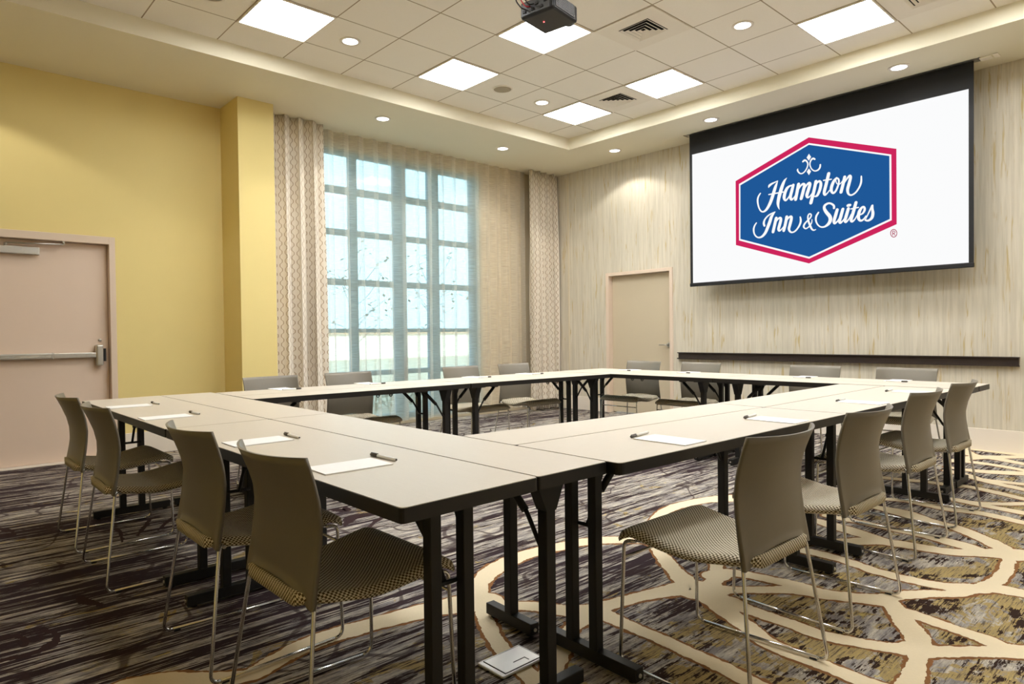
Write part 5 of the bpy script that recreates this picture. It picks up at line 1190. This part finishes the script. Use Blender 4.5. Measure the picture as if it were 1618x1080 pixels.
def table(c4, wide, label, group, latches=True, r=0.010, sbs=(.15, .15), yo=0.0):
    """c4: corners counter-clockwise, the first edge c0-c1 is a long side"""
    c = [Vector(p) for p in c4]
    cen = (c[0] + c[1] + c[2] + c[3]) / 4
    u = ((c[1] + c[2]) / 2 - (c[0] + c[3]) / 2)
    L = u.length
    u.normalize()
    ang = math.atan2(u.y, u.x)
    t = thing('conference_table', label, 'table', (cen.x, cen.y, 0), ang, group)
    R_ = Matrix.Rotation(-ang, 2)
    loc = [R_ @ (p - cen) for p in c]
    Wd = ((loc[3] - loc[0]).length + (loc[2] - loc[1]).length) / 2
    b = BM()
    prism(b, rounded_quad([tuple(p) for p in loc], r, .0022), ZTOP - .012, ZTOP)
    obj('table_top', b, M['laminate'], t)
    b = BM()
    prism(b, rounded_quad([tuple(p) for p in loc], r), ZTOP - TH, ZTOP - .0018)
    obj('edge_band', b, M['black_edge'], t)
    zu = ZTOP - TH
    for s in (-1, 1):
        xe = s * (L / 2 - sbs[0 if s < 0 else 1])
        hw = Wd / 2 - .012
        b = BM()
        box(b, (xe - .020, -hw, .012), (xe + .020, hw, .056), bevel=.002, seg=1)
        for yy in (-hw + .03, hw - .03):
            cyl(b, (xe, yy), .014, 0.003, .013, 14)
        foot = obj('foot_bar', b, M['black_metal'], t)
        b = BM()
        for yy, sg in ((-hw - .0015, -1), (hw + .0015, 1)):
            tube(b, [(xe, yy - sg * .002, .032), (xe, yy + sg * .002, .032)], .007, 10)
        obj('end_bolt', b, M['steel'], foot)
        ups = (yo - .055, yo + .055) if wide else (yo,)
        for yy in ups:
            b = BM()
            h = .018 if wide else .020
            box(b, (xe - h, yy - h, .054), (xe + h, yy + h, zu), bevel=.002, seg=1)
            obj('leg', b, M['black_metal'], t)
        # gusset plate at the top
        b = BM()
        g = .062 if not wide else .030
        gw = .020
        if wide:
            box(b, (xe - .05, -.10, zu - .012), (xe + .05, .10, zu))
            for yy in ups:
                pr = [(-.018, zu - .10), (-.018, zu - .012), (-s * 0 - .045, zu - .012)]
                q = [b.verts.new((xe - s * .018, yy + k * .006, zu - .10)) for k in (-1, 1)]
                q2 = [b.verts.new((xe - s * .018, yy + k * .006, zu - .012)) for k in (-1, 1)]
                q3 = [b.verts.new((xe - s * .055, yy + k * .006, zu - .012)) for k in (-1, 1)]
                b.faces.new((q[0], q2[0], q3[0]))
                b.faces.new((q[1], q3[1], q2[1]))
                b.faces.new((q[0], q[1], q2[1], q2[0]))
                b.faces.new((q2[0], q2[1], q3[1], q3[0]))
                b.faces.new((q3[0], q3[1], q[1], q[0]))
        else:
            a = [(-.021, zu - .105), (.021, zu - .105), (.062, zu - .012), (.062, zu), (-.062, zu), (-.062, zu - .012)]
            A = [b.verts.new((xe - .023, p[0], p[1])) for p in a]
            B_ = [b.verts.new((xe + .023, p[0], p[1])) for p in a]
            b.faces.new(A)
            b.faces.new(B_[::-1])
            for i in range(6):
                b.faces.new((A[i], B_[i], B_[(i + 1) % 6], A[(i + 1) % 6]))
            box(b, (xe - .05, -.085, zu - .010), (xe + .05, .085, zu))
        obj('bracket', b, M['black_metal'], t)
        # folding brace: bent rod with a thicker sleeve, rising towards the middle
        if True:
            b = BM()
            x0, x1 = xe - s * .018, xe - s * .235
            rod = [(x0, yo, zu - .235), (x0 - s * .012, yo, zu - .222), (xe - s * .085, yo, zu - .135), (xe - s * .105, yo, zu - .115)]
            tube(b, spline(rod, 4), .0075, 10)
            tube(b, [(xe - s * .095, yo, zu - .125), (xe - s * .205, yo, zu - .020)], .0135, 12)
            box(b, (min(x1, x1 + s * .05), yo - .022, zu - .020), (max(x1, x1 + s * .05), yo + .022, zu))
            if wide:
                tube(b, [(x0, yo - .05, zu - .235), (x0, yo + .05, zu - .235)], .007, 10)
            obj('brace', b, M['black_metal'], t)
    if latches:
        for k, xx in enumerate((.05, .16)):
            b = BM()
            yy = -Wd / 2 + .035
            tube(b, [(xx + .012 * math.cos(a), yy, zu - .006 + .012 * math.sin(a)) for a in [2 * PI * i / 14 for i in range(14)]], .004, 6, close=True)
            box(b, (xx - .012, yy - .012, zu - .006), (xx + .012, yy + .012, zu))
            obj('ganging_latch', b, M['black_metal'], t)
    return t

GN = 'conference tables set in a hollow square'
G_ = .0015
# near left run (along x); outer row then inner row
def q(*p):
    return [tuple(a) for a in p]
def nli(x):      # inner edge of the near left run
    return 1.612 + (-1.3 - x) * .0105
def nls(x):
    return 1.305 + (-1.3 - x) * .001
table(q((-3.152, .838), (-1.288, .842), (-1.300, nls(-1.3) - G_), (-3.152, nls(-3.15) - G_)), True, 'wide beige table with the near left corner of the hollow square', GN, False, .014, (.20, .12))
table(q((-5.010, .836), (-3.155, .838), (-3.155, nls(-3.15) - G_), (-5.040, nls(-5.04) - G_)), True, 'wide beige table nearest the exit door, on the outer left side', GN, False, sbs=(.22, .105))
table(q((-1.306, nli(-1.306)), (-3.150, nli(-3.15)), (-3.150, nls(-3.15) + G_), (-1.302, nls(-1.3) + G_)), False, 'narrow beige table inside the left row, ending at the near corner beside the right row', GN, sbs=(.12, .20))
table(q((-3.154, nli(-3.154)), (-5.030, nli(-5.03)), (-5.040, nls(-5.04) + G_), (-3.154, nls(-3.15) + G_)), False, 'narrow beige table inside the left row, at its far end by the window row', GN, sbs=(.105, .22))
# right run (along y)
def rnear(x):
    return nli(x) + .004
table(q((-1.258, rnear(-1.258)), (-1.236, 3.338), (-1.656, 3.338), (-1.734, rnear(-1.734))), True, 'wide beige table at the near end of the right row', GN, False, .020, (.125, .15), .030)
table(q((-1.236, 3.342), (-1.215, 5.188), (-1.662, 5.176), (-1.652, 3.342)), True, 'wide beige table at the far end of the right row, below the screen', GN, False, sbs=(.19, .14))
table(q((-1.945, 3.352), (-2.046, rnear(-2.046)), (-1.737, rnear(-1.737)), (-1.658, 3.340)), False, 'narrow beige table on the hollow side of the right row, near end', GN, sbs=(.15, .11))
table(q((-1.965, 5.158), (-1.943, 3.358), (-1.656, 3.346), (-1.665, 5.174)), False, 'narrow beige table on the hollow side of the right row, far end', GN, sbs=(.14, .19))
# window run (along y)
table(q((-4.500, 3.442), (-4.572, 1.655), (-4.965, 1.655), (-4.885, 3.442)), True, 'wide beige table along the window, behind the left row', GN, False)
table(q((-4.425, 5.090), (-4.492, 3.446), (-4.872, 3.446), (-4.830, 5.075)), True, 'wide beige table along the window, ending at the row below the tan door', GN, False, sbs=(.045, .15))
table(q((-4.257, 1.655), (-4.197, 3.430), (-4.497, 3.442), (-4.569, 1.655)), False, 'narrow beige table on the hollow side of the window row, next to the left row', GN)
table(q((-4.196, 3.434), (-4.085, 5.108), (-4.422, 5.090), (-4.489, 3.446)), False, 'narrow beige table on the hollow side of the window row, next to the far row', GN, sbs=(.15, .06))
# far run (along x)
def fn(x):
    return 5.118 + (x + 4.07) * .0345
def fs(x):
    return fn(x) + .308
table(q((-4.828, fs(-4.7) + G_), (-3.004, fs(-3.0) + G_), (-3.000, 5.850), (-4.820, 5.870)), True, 'wide beige table of the far row, in front of the tan door', GN, False, sbs=(.15, .18))
table(q((-3.000, fs(-3.0) + G_), (-1.180, fs(-1.2) + G_), (-1.180, 5.825), (-2.996, 5.850)), True, 'wide beige table of the far row, in front of the dark wall rail', GN, False, sbs=(.14, .15))
table(q((-4.830, fn(-4.7)), (-3.008, fn(-3.0)), (-3.004, fs(-3.0) - G_), (-4.828, fs(-4.7) - G_)), False, 'narrow beige table on the hollow side of the far row, before the tan door', GN, sbs=(.15, .18))
table(q((-3.004, fn(-3.0)), (-1.180, fn(-1.2)), (-1.180, fs(-1.2) - G_), (-3.000, fs(-3.0) - G_)), False, 'narrow beige table on the hollow side of the far row, before the rail', GN, sbs=(.14, .15))

# ------------------------------------------------------------------ chairs
def chair_seat():
    b = BM()
    uvl = b.loops.layers.uv.new('UVMap')
    nx, ny = 22, 16
    def prof(s):       # s 0 rear .. 1 front : x, z of the top
        x = -.226 + s * .481
        z = .450 + .012 * math.cos(PI * min(1, s / .55)) + .028 * min(1.3, max(0, (s - .35) / .45)) ** 1.5
        if s > .84:
            z -= .030 * ((s - .84) / .16) ** 2
        return x, z
    def wid(s):
        return .182 + .026 * min(1, s / .12) + .038 * math.sin(PI * min(1, s * .9) * .5)
    top, bot = [], []
    for i in range(nx + 1):
        s = i / nx
        x, z = prof(s)
        w = wid(s)
        T_, B_ = [], []
        for j in range(ny + 1):
            tt = -1 + 2 * j / ny
            e = max(0.0, (abs(tt) - .82) / .18)
            zz = z - .016 * e * e - .010 * (1 - tt * tt) * math.sin(PI * min(1, s * 1.2)) * .8
            inx = .012 * e * e * (1 if s > .5 else -1) * (1 if s > .9 or s < .1 else 0)
            T_.append(b.verts.new((x - inx, tt * w, zz)))
            zb = z - .038 + .010 * e * e + (.006 if s > .9 else 0)
            B_.append(b.verts.new((x - inx, tt * (w - .006), min(zb, zz - .012))))
        top.append(T_)
        bot.append(B_)
    def face(vs_, uvs):
        f = b.faces.new(vs_)
        f.smooth = True
        for lp, uv in zip(f.loops, uvs):
            lp[uvl].uv = uv
    for i in range(nx):
        for j in range(ny):
            a = (top[i][j], top[i + 1][j], top[i + 1][j + 1], top[i][j + 1])
            face(a, [(p.co.x, p.co.y) for p in a])
            a = (bot[i][j], bot[i][j + 1], bot[i + 1][j + 1], bot[i + 1][j])
            face(a, [(p.co.x, p.co.y) for p in a])
        for j in (0, ny):
            a = (top[i][j], bot[i][j], bot[i + 1][j], top[i + 1][j])
            y = top[i][j].co.y
            face(a, [(p.co.x, math.copysign(.24, y) + (.46 - p.co.z) * math.copysign(1, y)) for p in a])
    for i in (0, nx):
        for j in range(ny):
            a = (top[i][j], top[i][j + 1], bot[i][j + 1], bot[i][j])
            face(a, [(top[i][j].co.x + (.46 - p.co.z), p.co.y) for p in a])
    return b

def chair_back():
    b = BM()
    nt, ns = 22, 18
    def X(z):
        ks = [(.42, -.199), (.46, -.194), (.52, -.184), (.58, -.177), (.64, -.173), (.70, -.179), (.76, -.194), (.828, -.216)]
        for (z0, x0), (z1, x1) in zip(ks, ks[1:]):
            if z <= z1:
                t = (z - z0) / (z1 - z0)
                return x0 + (x1 - x0) * t
        return ks[-1][1]
    front, back = [], []
    svals = [-1, -.97, -.93, -.88, -.82, -.77, -.72, -.6, -.45, -.3, -.15, 0]
    svals = svals + [-v_ for v_ in svals[-2::-1]]
    ns = len(svals) - 1
    for i in range(nt + 1):
        t = (i / nt) ** 1.35
        F_, B_ = [], []
        for s in svals:
            a = abs(s)
            k = min(1.0, max(0.0, (.90 - a) / .16))
            low = .424 + .026 * k * k * (3 - 2 * k) + .018 * max(0.0, 1 - (a / .8) ** 2)
            hi = .826 - .003 * (1 - s * s)
            z = low + (hi - low) * t
            half = .220 - .003 * math.sin(PI * t) + .002 * t * t
            y = s * half
            x = X(z) - (.012 + .052 * t) * (1 - a ** 2.2)
            lip = .009 * math.exp(-((z - low) / .012) ** 2) * k + .006 * max(0.0, (a - .86) / .14) * (1 - t) - .008 * (1 - k) * 0
            F_.append(b.verts.new((x + .004, y, z)))
            B_.append(b.verts.new((x - .004 - lip, y, z)))
        front.append(F_)
        back.append(B_)
    def face(*a):
        f = b.faces.new(a)
        f.smooth = True
    for i in range(nt):
        for j in range(ns):
            face(front[i][j], front[i][j + 1], front[i + 1][j + 1], front[i + 1][j])
            face(back[i][j], back[i + 1][j], back[i + 1][j + 1], back[i][j + 1])
        for j in (0, ns):
            face(front[i][j], front[i + 1][j], back[i + 1][j], back[i][j])
    for i in (0, nt):
        for j in range(ns):
            f = b.faces.new((front[i][j], back[i][j], back[i][j + 1], front[i][j + 1]))
    return b

def make_chair(label, group):
    t = thing('conference_chair', label, 'chair', (0, 0, 0), 0, group)
    obj('seat', chair_seat(), M['fabric'], t)
    obj('backrest', chair_back(), M['shell'], t)
    r = .0062
    z0 = .0095
    for s in (-1, 1):
        rear_top, rear_bot = (-.196, s * .212, .432), (-.250, s * .266, z0)
        front_top, front_bot = (.232, s * .226, .424), (.240, s * .243, z0)
        b = BM()
        tube(b, [(-.178, s * .192, .436)] + arc_corner((-.178, s * .192, .436), rear_top, rear_bot, .016, 4) + arc_corner(rear_top, rear_bot, front_bot, .034, 6), r, 10)
        obj('leg', b, M['chrome'], t)
        b = BM()
        tube(b, [(.19, s * .215, .426)] + arc_corner((.19, s * .215, .426), front_top, front_bot, .022, 4) + arc_corner(front_top, front_bot, rear_bot, .034, 6), r, 10)
        obj('leg', b, M['chrome'], t)
        a, c = Vector(rear_bot), Vector(front_bot)
        d = (c - a).normalized()
        b = BM()
        tube(b, [a + d * .0335, c - d * .0335], r, 10)
        ru = obj('runner', b, M['chrome'], t)
        b = BM()
        p = a + (c - a) * .10
        box(b, (p.x - .012, p.y - .006, .0005), (p.x + .012, p.y + .006, .0045))
        obj('glide', b, M['black_plastic'], ru)
    b = BM()
    tube(b, [(.233, -.2285, .365), (.233, .2285, .365)], .0052, 10)
    obj('crossbar', b, M['chrome'], t)
    b = BM()
    for s in (-1, 1):
        tube(b, [(-.176, s * .190, .430), (.20, s * .200, .424)], .006, 8)
    for xx in (-.17, .12):
        tube(b, [(xx, -.19, .424), (xx, .19, .424)], .006, 8)
    obj('seat_frame', b, M['chrome'], t)
    return t

CH = [
    (-1.170, 2.045, PI, 'grey chair at the right row, closest to the near corner, checked seat in full view'),
    (-1.190, 2.850, PI, 'grey chair at the right row, second from the near corner'),
    (-1.275, 3.880, PI, 'grey chair at the right row, third from the near corner'),
    (-1.290, 4.650, PI, 'grey chair at the right row, farthest from the near corner, closest to the wall'),
    (-1.815, .970, PI / 2, 'grey chair at the left row, closest to the near table corner'),
    (-2.490, .960, PI / 2, 'grey chair at the left row, second from the near table corner'),
    (-3.616, .885, PI / 2, 'grey chair at the left row, second from the exit door'),
    (-4.350, .885, PI / 2, 'grey chair at the left row, closest to the exit door'),
    (-4.900, 2.135, 0, 'grey chair at the window row in front of the yellow pillar'),
    (-4.900, 2.820, 0, 'grey chair at the window row in front of the left edge of the sheer curtain'),
    (-4.900, 4.050, 0, 'grey chair at the window row in front of the right part of the bright window'),
    (-4.900, 4.765, 0, 'grey chair at the window row in front of the beige end of the sheer curtain'),
    (-4.345, 5.800, -PI / 2, 'grey chair at the far row in front of the tan door'),
    (-3.640, 5.800, -PI / 2, 'grey chair at the far row below the left end of the dark rail'),
    (-2.500, 5.800, -PI / 2, 'grey chair at the far row below the middle of the dark rail'),
    (-1.775, 5.800, -PI / 2, 'grey chair at the far row below the right end of the dark rail'),
]
GC = 'grey chairs around the hollow square of tables'
chair0 = None
for x, y, rz, lab in CH:
    if chair0 is None:
        chair0 = make_chair(lab, GC)
        chair0.location = (x, y, 0.003)
        chair0.rotation_euler = (0, 0, rz)
    else:
        dup(chair0, (x, y, 0.003), rz, lab, GC)

# ------------------------------------------------------------------ notepads and pens
def make_pad(label):
    t = thing('notepad', label, 'notepad', (0, 0, 0), 0, 'white notepads on the tables')
    b = BM()
    box(b, (-.112, -.070, 0), (.112, .070, .0030))
    obj('pages', b, M['paper'], t)
    b = BM()
    box(b, (-.112, -.070, .0031), (-.006, .070, .0034))
    box(b, (-.006, -.070, .0031), (.112, .070, .0034))
    obj('top_sheet', b, M['paper'], t)
    return t
def make_pen(label):
    t = thing('pen', label, 'pen', (0, 0, 0), 0, 'white pens beside the notepads')
    r = .0054
    b = BM()
    tube(b, [(-.072, 0, r), (-.068, 0, r), (.032, 0, r)], [.0044, r, r], 12)
    br = obj('barrel', b, M['pen_white'], t)
    b = BM()
    tube(b, [(-.0745, 0, r), (-.0715, 0, r)], [.0028, .0036], 10)
    obj('end_plug', b, M['pen_dark'], br)
    b = BM()
    tube(b, [(.032, 0, r + .0004), (.068, 0, r + .0004), (.074, 0, r + .0004)], [.0058, .0058, .0034], 12)
    cp = obj('cap', b, M['pen_dark'], t)
    b = BM()
    box(b, (.030, -.0014, .0115), (.070, .0014, .0130))
    obj('clip', b, M['pen_dark'], cp)
    return t
ZP = ZTOP + .0005
seat_names = ['the nearest chair of the right row', 'the second chair of the right row', 'the third chair of the right row', 'the farthest chair of the right row', 'the nearest chair of the left row', 'the second chair of the left row', 'the third chair of the left row', 'the chair by the exit door', 'the chair before the yellow pillar', 'the chair before the left drape', 'the chair before the window', 'the chair before the right drape', 'the chair before the tan door', 'the first chair under the rail', 'the second chair under the rail', 'the last chair under the rail']
PADS = [(-1.398, 2.088, 0, -1.540, 2.100, -1.40), (-1.368, 2.887, 0, -1.506, 2.907, -1.45), (-1.365, 3.900, 0, -1.487, 3.915, -1.50), (-1.362, 4.760, 0, -1.500, 4.740, -1.52),
        (-1.815, 1.000, PI / 2, -1.852, 1.143, 3.18), (-2.500, .990, PI / 2, -2.520, 1.134, 3.12), (-3.620, .965, PI / 2, -3.670, 1.118, 3.18), (-4.370, .966, PI / 2, -4.410, 1.118, 3.18),
        (-4.880, 2.130, 0, -4.760, 2.150, 1.56), (-4.865, 2.862, 0, -4.735, 2.880, 1.56), (-4.765, 3.945, 0, -4.640, 3.965, 1.56), (-4.735, 4.610, 0, -4.610, 4.630, 1.56),
        (-4.330, 5.735, PI / 2, -4.300, 5.615, 0.05), (-3.615, 5.735, PI / 2, -3.590, 5.612, 0.03), (-2.475, 5.735, PI / 2, -2.440, 5.608, 0.04), (-1.755, 5.735, PI / 2, -1.720, 5.610, 0.02)]
pad0 = pen0 = None
for nm, (x, y, rz, px_, py_, pr) in zip(seat_names, PADS):
    lp, ln_ = 'white notepad on the table facing ' + nm, 'white pen with grey cap facing ' + nm
    if pad0 is None:
        pad0, pen0 = make_pad(lp), make_pen(ln_)
        pad0.location, pad0.rotation_euler = (x, y, ZP), (0, 0, rz)
        pen0.location, pen0.rotation_euler = (px_, py_, ZP), (0, 0, pr)
    else:
        dup(pad0, (x, y, ZP), rz + random.uniform(-.03, .03), lp, 'white notepads on the tables')
        dup(pen0, (px_, py_, ZP), pr, ln_, 'white pens beside the notepads')

# ------------------------------------------------------------------ outside the window
bm = BM()
box(bm, (-60, -30, -.30), (XW - T - .02, 60, -.10))
struct('ground', bm, M['ground'])
t = thing('far_building', 'low pale building far outside the window', 'building', (-34, 22, -.1))
b = BM()
box(b, (-3, -26, 0), (3, 26, 1.38))
obj('wall', b, M['far_wall'], t)
b = BM()
box(b, (-3.2, -26.2, 1.38), (3.2, 26.2, 1.62))
obj('roof_band', b, M['far_roof'], t)
def tree(x, y, h, seed, label):
    rnd = random.Random(seed)
    t = thing('young_tree', label, 'tree', (x, y, -.1), 0)
    b = BM()
    tube(b, spline([(0, 0, 0), (.03, .04, h * .35), (-.02, .02, h * .7), (.02, 0, h)], 5), [.022 - .001 * i for i in range(16)], 8)
    tips = []
    for q_ in range(9):
        z = h * (.42 + .055 * q_)
        a = rnd.uniform(0, 2 * PI)
        ln_ = rnd.uniform(.25, .6)
        e = (math.cos(a) * ln_, math.sin(a) * ln_, z + rnd.uniform(.25, .6))
        tube(b, spline([(0, 0, z), (e[0] * .5, e[1] * .5, z + .2), e], 4), .005, 6)
        tips.append(e)
    obj('trunk', b, M['bark'], t)
    b = BM()
    for e in tips:
        for q_ in range(16):
            c = Vector(e) + Vector((rnd.gauss(0, .16), rnd.gauss(0, .16), rnd.gauss(0, .14)))
            a, el = rnd.uniform(0, 2 * PI), rnd.uniform(-.6, .6)
            d = Vector((math.cos(a) * math.cos(el), math.sin(a) * math.cos(el), math.sin(el))) * .060
            s = d.cross(Vector((0, 0, 1))).normalized() * .028
            b.faces.new([b.verts.new(p) for p in (c - d, c + s, c + d, c - s)])
    obj('foliage', b, M['leaf'], t)
tree(-10.6, 6.0, 2.55, 3, 'thin young tree outside, seen through the left window panes')
tree(-10.4, 7.6, 2.60, 9, 'thin young tree outside, seen through the middle window panes')
tree(-12.0, 10.4, 2.3, 15, 'thin young tree outside, seen through the right window panes')
def shrub(x, y, r, seed, label):
    rnd = random.Random(seed)
    t = thing('low_shrub', label, 'shrub', (x, y, -.1), 0, 'low shrubs outside the window')
    b = BM()
    for q_ in range(420):
        th, ph_ = rnd.uniform(0, 2 * PI), math.acos(rnd.uniform(0, 1))
        rr = r * rnd.uniform(.6, 1)
        c = Vector((rr * math.sin(ph_) * math.cos(th), rr * math.sin(ph_) * math.sin(th), rr * .75 * math.cos(ph_)))
        d = Vector((rnd.gauss(0, 1), rnd.gauss(0, 1), rnd.gauss(0, 1))).normalized() * .05
        s = d.cross(Vector((0.3, .2, 1))).normalized() * .022
        b.faces.new([b.verts.new(p) for p in (c - d, c + s, c + d, c - s)])
    obj('foliage', b, M['shrub'], t)
    b = BM()
    for q_ in range(7):
        a = q_ * .9
        tube(b, [(0, 0, 0), (r * .5 * math.cos(a), r * .5 * math.sin(a), r * .5)], .012, 6)
    obj('stem', b, M['bark'], t)
for n_, (x, y, r, w_) in enumerate(((-9.3, 4.4, .62, 'left'), (-9.4, 6.2, .70, 'middle'), (-9.5, 7.9, .66, 'right'))):
    shrub(x, y, r, 20 + n_, 'low green shrub outside below the %s window panes' % w_)
